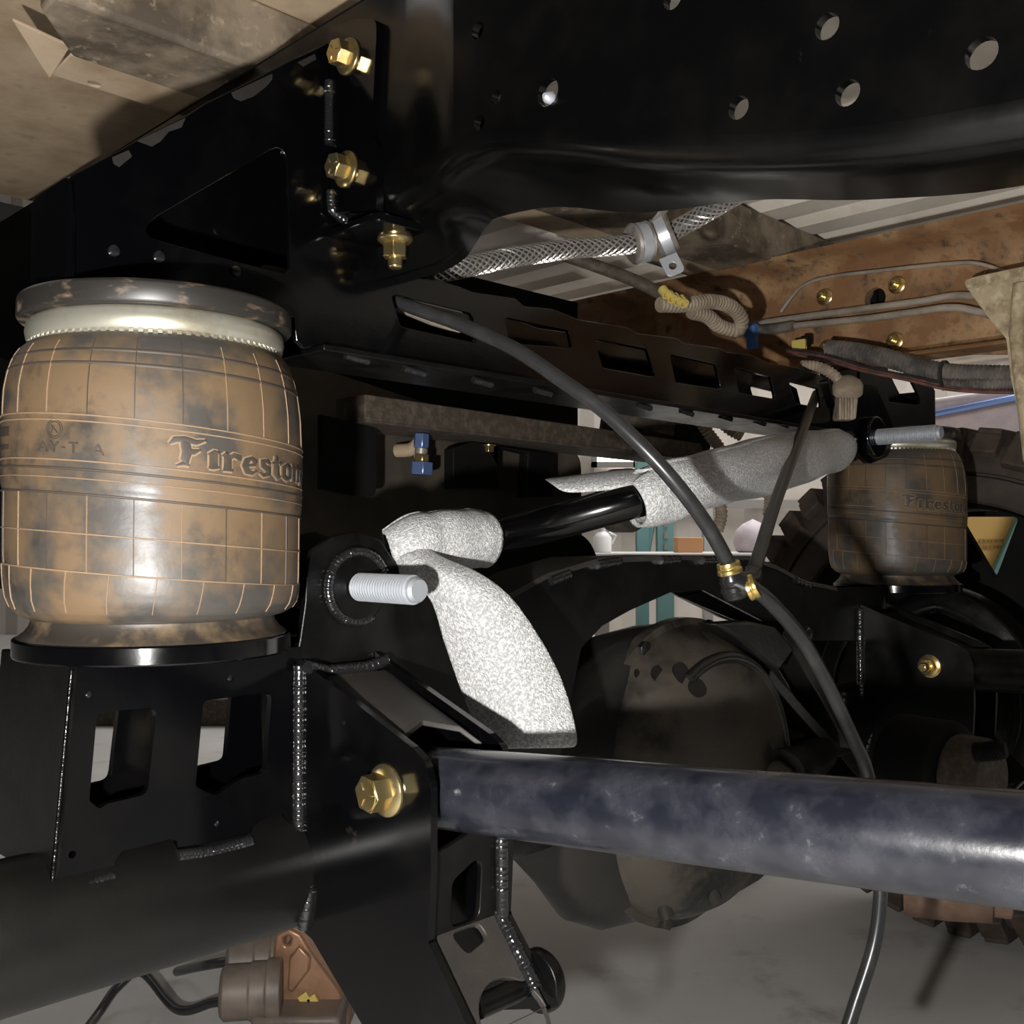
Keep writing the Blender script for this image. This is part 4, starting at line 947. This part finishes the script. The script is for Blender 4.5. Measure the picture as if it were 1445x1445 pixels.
# ================================================================== sand coloured bracket at the right
SB = 1.0
sp_ = [(1358, 397), (1378, 390), (1445, 376), (1500, 376), (1500, 690), (1448, 660), (1440, 600), (1426, 530), (1420, 478), (1395, 448)]
sbt = thing('body_mount', P(SB, *PS(1440, 620, SB)), 'sand coated pressed steel body mount hanging over the rusty rail', 'bracket')
spp = [tuple(p) for p in fillet([Vector(q) for q in pxS(sp_, SB)], .008)]
obj('pressing', plateS([spp], SB, .012), M_sand, sbt, bevel=.005, seg=3, smooth=60)
obj('fold', MB().tube(pxs([(1440, 400), (1434, 470), (1442, 540), (1455, 650)], SB), .009, 12), M_sand, sbt)

# sensor plugged in beside the far end of the crossmember
sc = PD(1195, 565, 1.42)
sn = thing('air_sensor', PD(1195, 592, 1.42), 'muddy tan plastic plug sensor with a round cap beside the far bracket', 'sensor')
obj('cap', MB().lathe([(-.008, .016), (-.004, .0205), (.008, .0205), (.014, .017), (.02, .008), (.021, 0)], PD(1196, 551, 1.42), Vector((-.1, -.5, .85)), 24), M_tanloom, sn, bevel=.001)
obj('plug_body', MB().box(PD(1193, 574, 1.42), (.013, 0, 0), (0, .013, 0), (.002, 0, .019)), M_tanloom, sn, bevel=.003)
for k in range(3): obj('plug_rib', MB().box(PD(1185 + 8 * k, 577, 1.405), (.0018, 0, 0), (0, .003, 0), (0, 0, .015)), M_tanloom, sn, bevel=.0006)
obj('sensor_loom', corrugated([PD(1130, 516, 1.42), PD(1155, 518, 1.42), PD(1175, 528, 1.42), PD(1188, 542, 1.42)], .0075, .005, .14), M_tanloom, label='short muddy corrugated loom leading to the plug sensor', cat='wiring loom', smooth=0)
for (pts, lb) in (([PD(988, 594, 1.5), PD(1000, 612, 1.5), PD(1015, 632, 1.5), PD(1024, 650, 1.5)], 'corrugated loom hanging behind the foam, left of its twin'), ([PD(1018, 596, 1.52), PD(1030, 606, 1.52), PD(1048, 616, 1.52)], 'short corrugated loom just under the crossmember'), ([PD(1012, 700, 1.5), PD(1018, 725, 1.5), PD(1012, 750, 1.5)], 'corrugated loom tail hanging below the foam'), ([PD(1080, 680, 1.6), PD(1086, 705, 1.6), PD(1084, 730, 1.6)], 'corrugated loom tail in front of the far tyre')):
    obj('hanging_loom', corrugated(pts, .0085, .0055, .16), M_tanloom, label=lb, cat='wiring loom', smooth=0)

# ================================================================== behind the axle: brown beam, tank and its fittings
bm_ = thing('cross_beam', P(.6, -.28, .11), 'dark brown undercoated beam crossing behind the axle', 'beam')
TBm = -.25
b4 = pxT([(515, 556), (992, 626), (992, 648), (515, 592)], TBm)
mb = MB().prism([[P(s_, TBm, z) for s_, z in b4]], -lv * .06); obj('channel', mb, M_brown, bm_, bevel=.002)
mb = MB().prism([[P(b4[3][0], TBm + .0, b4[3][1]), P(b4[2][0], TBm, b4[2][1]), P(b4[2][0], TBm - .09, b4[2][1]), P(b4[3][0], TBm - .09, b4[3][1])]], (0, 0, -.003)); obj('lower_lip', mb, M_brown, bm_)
tk = thing('fuel_tank', P(.4, -.5, -.1), 'big dusty black tank hanging behind the axle', 'tank')
TT = -.36
k4 = [tuple(p) for p in fillet([Vector(q) for q in pxT([(300, 470), (820, 640), (822, 826), (300, 900)], TT)], [.01, .03, .04, .01])]
obj('shell', plateT([k4], TT, .35), M_tankdust, tk, bevel=.012, seg=3)
c = PD(770, 800, 1.5); obj('end_can', MB().tube([PD(690, 822, 1.42), PD(820, 795, 1.5)], .045, 36), M_matt, tk, bevel=.004)
obj('shade_sheet', plateT([[(.212, .142), (1.045, .142), (1.045, .43), (.212, .43)]], -.5, .003), M_matt, tk, bevel=.001)  # added dark sheet: stands in for the black shade behind the crossmember
ub = pxT([(640, 632), (668, 622), (782, 640), (782, 702), (742, 702), (746, 640), (704, 630), (704, 690), (640, 690)], -.31)
obj('strap_bracket', plateT([ub], -.31, .02), M_matt, tk, bevel=.002)
lb_ = pxT([(455, 585), (531, 606), (531, 700), (500, 700), (455, 690)], -.27)
obj('strap_plate', plateT([[tuple(p) for p in fillet([Vector(q) for q in lb_], [0, .008, .01, 0, 0])]], -.27, .01), M_matt, tk, bevel=.001)
hexbolt(P(*(lambda q: (q[0], -.31, q[1]))(PT(690, 628, -.31))), -zv, .008, .01, tk, M_zinc, 'flange_nut', marks=False)
bf = thing('pipe_union', PD(594, 668, 1.32), 'blue anodised pipe union with hex nuts in front of the tank', 'fitting')
for (v0, v1, r, k, m_) in ((612, 632, .0105, 6, M_bfit), (632, 641, .0085, 16, M_grey), (641, 652, .0105, 6, M_zinc), (652, 670, .0155, 6, M_bfit)):
    a, b = PD(594, v1, 1.32), PD(595, v0, 1.32); obj('hex_nut' if k == 6 else 'neck', MB().tube([a, b], r, k), m_, bf, bevel=.001, smooth=30)
hose('fuel_pipe', [PD(560, 636, 1.36), PD(580, 634, 1.35), PD(594, 622, 1.335)], .009, M_tan, 'short tan pipe stub beside the blue union', 'pipe')
mf = thing('exhaust_muffler', PD(930, 620, 1.7), 'dusty brown exhaust can behind the crossmember', 'muffler')
obj('can', MB().tube([PD(850, 590, 1.75), PD(958, 608, 1.75)], .045, 32), M_brown, mf, bevel=.006); obj('tail_pipe', MB().tube([PD(950, 618, 1.72), PD(1000, 622, 1.72)], .026, 24), M_matt, mf, bevel=.002)
bs = thing('bump_stop', PD(890, 700, 1.3), 'round black rubber bump stop with a dusty lower edge behind the bar', 'bump stop')
obj('rubber', MB().lathe([(0, .03), (0, .041), (.004, .043), (.03, .043), (.034, .04), (.034, .0)], PD(893, 706, 1.36), -lv, 36), M_tankdust, bs, bevel=.002)
obj('mount_post', MB().tube([PD(893, 706, 1.37), PD(880, 690, 1.7)], .028, 24), M_matt, bs)

# ================================================================== far wheel
WS, WZ = 1.46, ZA + .015
wc = P(WS, 0, WZ)
wh = thing('wheel', P(WS, 0, WZ - .446), 'dusty off-road wheel with chunky shoulder lugs on the far end of the axle', 'wheel')
tyre = [(.0, .314), (.004, .318), (.0, .33), (.002, .36), (.012, .362), (.012, .366), (.004, .368), (.01, .395), (.03, .42), (.06, .432), (.14, .436), (.22, .432), (.25, .42), (.275, .36), (.27, .32), (.26, .314)]
obj('tyre', MB().lathe(tyre, wc, av, 120, close=True), M_tyre, wh, smooth=40)
lugm = None
for k in range(44):
    a = 2 * PI * k / 44; d = math.cos(a) * lv + math.sin(a) * zv; tn = -math.sin(a) * lv + math.cos(a) * zv
    mb = MB(); long_ = .030 if k % 2 else .02
    c = wc + d * (.415 - (.006 if k % 2 else 0)) + av * .016
    out = (d * .55 - av * .83).normalized(); rd = (d * .83 + av * .55).normalized()
    mb.box(c, rd * long_, tn * .022, out * .011)
    mb.box(wc + d * .434 + av * .07, av * .05, tn * .02, d * .012)
    obj('lug', mb, M_lug, wh, bevel=.003)
barrel = [(.02, .313), (.03, .306), (.10, .302), (.2, .301), (.245, .304), (.26, .318), (.25, .319), (.19, .312), (.09, .313), (.03, .319)]
rim = obj('rim', MB().lathe(barrel, wc, av, 96, close=True), M_matt, wh, smooth=40)
NSP = 7; face = [(.302 * math.cos(2 * PI * k / 84), .302 * math.sin(2 * PI * k / 84)) for k in range(84)]
tV, zV = PS(1397, 765, WS + .17); aV = math.atan2(zV - WZ, tV); rV = math.hypot(tV, zV - WZ)
hs = []
for k in range(NSP):
    a = aV + 2 * PI * k / NSP
    tri_ = fillet([Vector((.296 * math.cos(a + .2), .296 * math.sin(a + .2))), Vector((.296 * math.cos(a - .17), .296 * math.sin(a - .17))), Vector((.175 * math.cos(a - .06), .175 * math.sin(a - .06)))], [.008, .008, .006], 3)
    hs.append([tuple(p) for p in tri_])
obj('spoke_face', plateS([[(x, WZ + y) for x, y in lp_] for lp_ in ([face] + hs)], WS + .17, .02), M_matt, wh, bevel=.002)
hub = thing('brake_hub', P(1.32, 0, ZA - .19), 'black drum brake backing plate on the far end of the axle', 'brake')
obj('backing_plate', MB().lathe([(0, .05), (.0, .17), (.006, .186), (.02, .19), (.06, .19), (.065, .17), (.065, .05)], P(1.33, 0, ZA), av, 72), M_satin, hub, bevel=.002, smooth=40)
obj('rim_bead', MB().lathe([(-.004, .15), (-.006, .156), (-.004, .162), (0, .156)], P(1.33, 0, ZA), av, 72, close=True), M_satin, hub)

# brake chamber low at the right, mostly in shade
bcx = PD(1340, 1085, 1.15)
ch = thing('shock_mount', bcx - zv * .06, 'dark round bushing housing with a bolt behind the near link tube', 'bushing')
dxa = Vector((.6, -.8, 0))
obj('housing', MB().lathe([(-.05, .052), (-.045, .058), (.02, .058), (.026, .05), (.026, .03)], PD(1320, 1085, 1.2), dxa, 44), M_matt, ch, bevel=.003)
obj('end_cap', MB().lathe([(.026, .045), (.06, .045), (.068, .036), (.068, .0)], PD(1320, 1085, 1.2), dxa, 40), M_brown, ch, bevel=.003)
stud(PD(1375, 1062, 1.12), PD(1420, 1058, 1.1), .011, .003, ch, M_matt, name='bolt')

# ================================================================== things on the shop floor and along the wall
cal = thing('brake_caliper', PF(415, 1490), 'brown and grey brake caliper left standing on the floor under the axle', 'caliper')
CY = 1.42
obj('piston_housing', MB().lathe([(-.05, .030), (-.045, .036), (-.012, .036), (-.010, .038), (.01, .038), (.012, .041), (.03, .041), (.032, .036)], PD(365, 1398, CY), Vector((1, .15, 0)), 32), M_calip, cal, bevel=.001)
obj('piston_housing', MB().lathe([(-.05, .030), (-.045, .036), (-.012, .036), (-.010, .038), (.01, .038), (.012, .041), (.03, .041), (.032, .036)], PD(372, 1355, CY + .06), Vector((1, .15, 0)), 32), M_calip, cal, bevel=.001)
obj('carrier_plate', MB().prism([[PD(u, v, CY + .02) for u, v in ((388, 1318), (408, 1310), (424, 1318), (440, 1345), (480, 1400), (492, 1440), (480, 1490), (390, 1490), (380, 1400))], [PD(405 + 5 * math.cos(a * PI / 6), 1328 + 6 * math.sin(a * PI / 6), CY + .02) for a in range(12)]], (0, .03, 0)), M_copper, cal, bevel=.004)
obj('machined_face', MB().prism([[PD(u, v, CY + .012) for u, v in ((408, 1352), (422, 1335), (438, 1352), (436, 1370), (412, 1402), (405, 1398))]], (0, .01, 0)), M_copper, cal, bevel=.003)
obj('foot', MB().box(PF(420, 1490) + Vector((0, .02, .03)), (.06, 0, 0), (0, .04, 0), (0, 0, .03)), M_calip, cal, bevel=.006)
for (u, v) in ((430, 1410), (442, 1413)): obj('wax_mark', MB().box(PD(u, v, CY + .016), (.006, 0, .004), (0, .003, 0), (-.004, 0, .007)), M_yel, cal, bevel=.001)
hose('caliper_cable', [PF(118, 1470) + zv * .012, PF(140, 1440) + zv * .012, PF(165, 1422) + zv * .03, PF(200, 1420) + zv * .05, PD(250, 1424, 1.46), PD(300, 1415, 1.44), PD(330, 1412, 1.425)], .0065, M_hose, 'black cable running from the caliper across the floor', 'cable')
hose('bleed_hose', [PF(250, 1380) + zv * .01, PD(290, 1362, 1.5), PD(330, 1356, 1.47), PD(350, 1356, 1.47)], .007, M_hose, 'short black hose behind the caliper under the axle tube', 'hose')
rcp = PD(1338, 1222, 1.37)
rt = thing('rusty_shock_cup', rcp - zv * .075, 'rusty pinkish brown shock cup under the far link bracket', 'shock mount')
mb = MB(); rows_ = []
for h in (-.055, .0, .05):
    rows_.append([rcp + Vector((.93, -.37, 0)) * h + (.066 if h < .04 else .062) * (math.cos(a_ * PI / 20) * Vector((.37, .93, 0)) + math.sin(a_ * PI / 20) * zv) for a_ in range(18, 43)])
obj('cup_shell', mb.grid(rows_), M_rustpink, rt, solid=.006, smooth=60)
obj('inner_boss', MB().tube([rcp + Vector((.93, -.37, 0)) * .0 - zv * .012, rcp + Vector((.93, -.37, 0)) * .075 - zv * .012], .046, 32), M_rustpink, rt, bevel=.003)
obj('top_tab', MB().box(rcp + zv * .03, Vector((.93, -.37, 0)) * .05, Vector((.37, .93, 0)) * .008, zv * .05), M_rustpink, rt, bevel=.002)
# timber beam, bench, rack and odds and ends in the distance
obj('timber_beam', MB().box((-1.5, 3.9, .05), (1.3, 0, 0), (0, .06, 0), (0, 0, .05)), M_brown, label='dark brown timber beam lying on the workshop floor', cat='timber', bevel=.004)
BYY = 6.0
bz = PD(900, 780, BYY).z
bn = thing('workbench', (PD(950, 780, BYY).x, BYY, 0), 'long grey workbench along the workshop wall', 'workbench')
obj('bench_top', MB().box((PD(950, 780, BYY).x, BYY + .2, bz - .03), (1.3, 0, 0), (0, .35, 0), (0, 0, .03)), M_bench, bn, bevel=.004)
for k in range(4): obj('leg', MB().box((PD(950, 780, BYY).x - 1.2 + .8 * k, BYY + .2, bz / 2 - .03), (.04, 0, 0), (0, .04, 0), (0, 0, bz / 2 - .03)), M_girt, bn)
rk = thing('pallet_rack', (PD(940, 780, 6.7).x, 6.7, 0), 'teal steel pallet rack upright with bracing by the far wall', 'rack')
for (u, wd) in ((938, .055), (906, .04), (998, .03)):
    x = PD(u, 760, 6.75).x; up_ = obj('upright', MB().box((x, 6.75, 1.2), (wd, 0, 0), (0, .04, 0), (0, 0, 1.2)), M_teal if u < 990 else M_bench, rk, bevel=.003)
    if u == 938:
        for k in range(8): obj('slot', MB().box((x, 6.705, .42 + .075 * k), (.012, 0, 0), (0, .004, 0), (0, 0, .02)), M_girt, up_)
obj('brace', MB().tube([(PD(912, 780, 6.75).x, 6.75, PD(912, 785, 6.75).z), (PD(926, 730, 6.75).x, 6.75, PD(926, 725, 6.75).z + .1)], .022, 8), M_teal, rk)
x0 = PD(975, 775, BYY); cb = obj('cardboard_box', MB().box((x0.x, BYY + .1, bz + .045), (.075, 0, 0), (0, .08, 0), (0, 0, .045)), M_card, label='orange cardboard box on the far workbench', cat='box', bevel=.004)
x0 = PD(852, 770, BYY); jg = thing('plastic_jug', (x0.x, BYY + .1, bz), 'white plastic jug on the far workbench', 'jug')
obj('body', MB().lathe([(0, .05), (.005, .055), (.09, .055), (.12, .03), (.125, .02), (.15, .02)], (x0.x, BYY + .1, bz), zv, 20), M_white, jg); obj('handle', MB().tube([(x0.x + .04, BYY + .1, bz + .12), (x0.x + .08, BYY + .1, bz + .1), (x0.x + .055, BYY + .1, bz + .05)], .008, 8), M_white, jg); obj('lid', MB().lathe([(.148, .023), (.165, .023)], (x0.x, BYY + .1, bz), zv, 16), M_matt, jg)
x0 = PD(1068, 765, BYY); obj('cloth_bag', MB().lathe([(0, .08), (.01, .1), (.06, .115), (.13, .1), (.17, .06), (.19, .02), (.2, .0)], (x0.x, BYY + .1, bz), zv, 24), M_bag, label='pale mauve sack slumped on the far workbench', cat='bag')
# yellow carton and post seen through the far wheel
y0 = PD(1400, 770, 3.3)
yb = thing('yellow_carton', (y0.x, 3.4, 0), 'tall yellow carton with two printed lines outside the far wheel', 'carton')
obj('carton_body', MB().box((y0.x, 3.45, .425), (.22, 0, 0), (0, .15, 0), (0, 0, .425)), M_yellowbox, yb, bevel=.004)
pm = MB()
for r_, (v_, marks) in enumerate(((763, (9, 8, 5, 9, 9, 7, 3)), (772, (7, 3, 8, 8, 4, 7, 8)))):
    u_ = 1382
    for wd in marks:
        a = PD(u_, v_ - 2.2, 3.297); b = PD(u_ + wd * .55, v_ + 2.2, 3.297); pm.box((a + b) / 2, ((b.x - a.x) / 2, 0, 0), (0, .0015, 0), (0, 0, (a.z - b.z) / 2)); u_ += wd * .55 + 1.6
obj('printed_lines', pm, M_ink, yb, smooth=0)
obj('leaning_post', MB().tube([PF(1290, 1070), PF(1290, 1070) + (PD(1412, 700, 2.9) - PD(1372, 790, 2.9)) * 7.5], .02, 4), M_teal, label='grey teal post leaning in front of the yellow carton', cat='post', bevel=.002)
g0, g1 = PD(1290, 700, 4.0), PD(1560, 700, 4.0)
pnl = thing('parked_vehicle', (g0.x + .4, 4.05, 0), 'pale blue painted vehicle side with chrome strip standing beyond the far wheel', 'vehicle')
za, zb_ = PD(1300, 566, 4.0).z, PD(1470, 528, 4.0).z
obj('body_side', MB().prism([[Vector((g0.x, 4.0, .12)), Vector((g1.x, 4.0, .12)), Vector((g1.x, 4.0, zb_)), Vector((g0.x, 4.0, za))]], (0, .12, 0)), M_bag, pnl, bevel=.02)
obj('sill_rail', MB().box((g0.x / 2 + g1.x / 2, 4.04, .06), ((g1.x - g0.x) / 2, 0, 0), (0, .05, 0), (0, 0, .06)), M_matt, pnl)
obj('chrome_strip', MB().tube([PD(1300, 588, 3.99), PD(1480, 552, 3.99)], .014, 8), M_bfit, pnl)
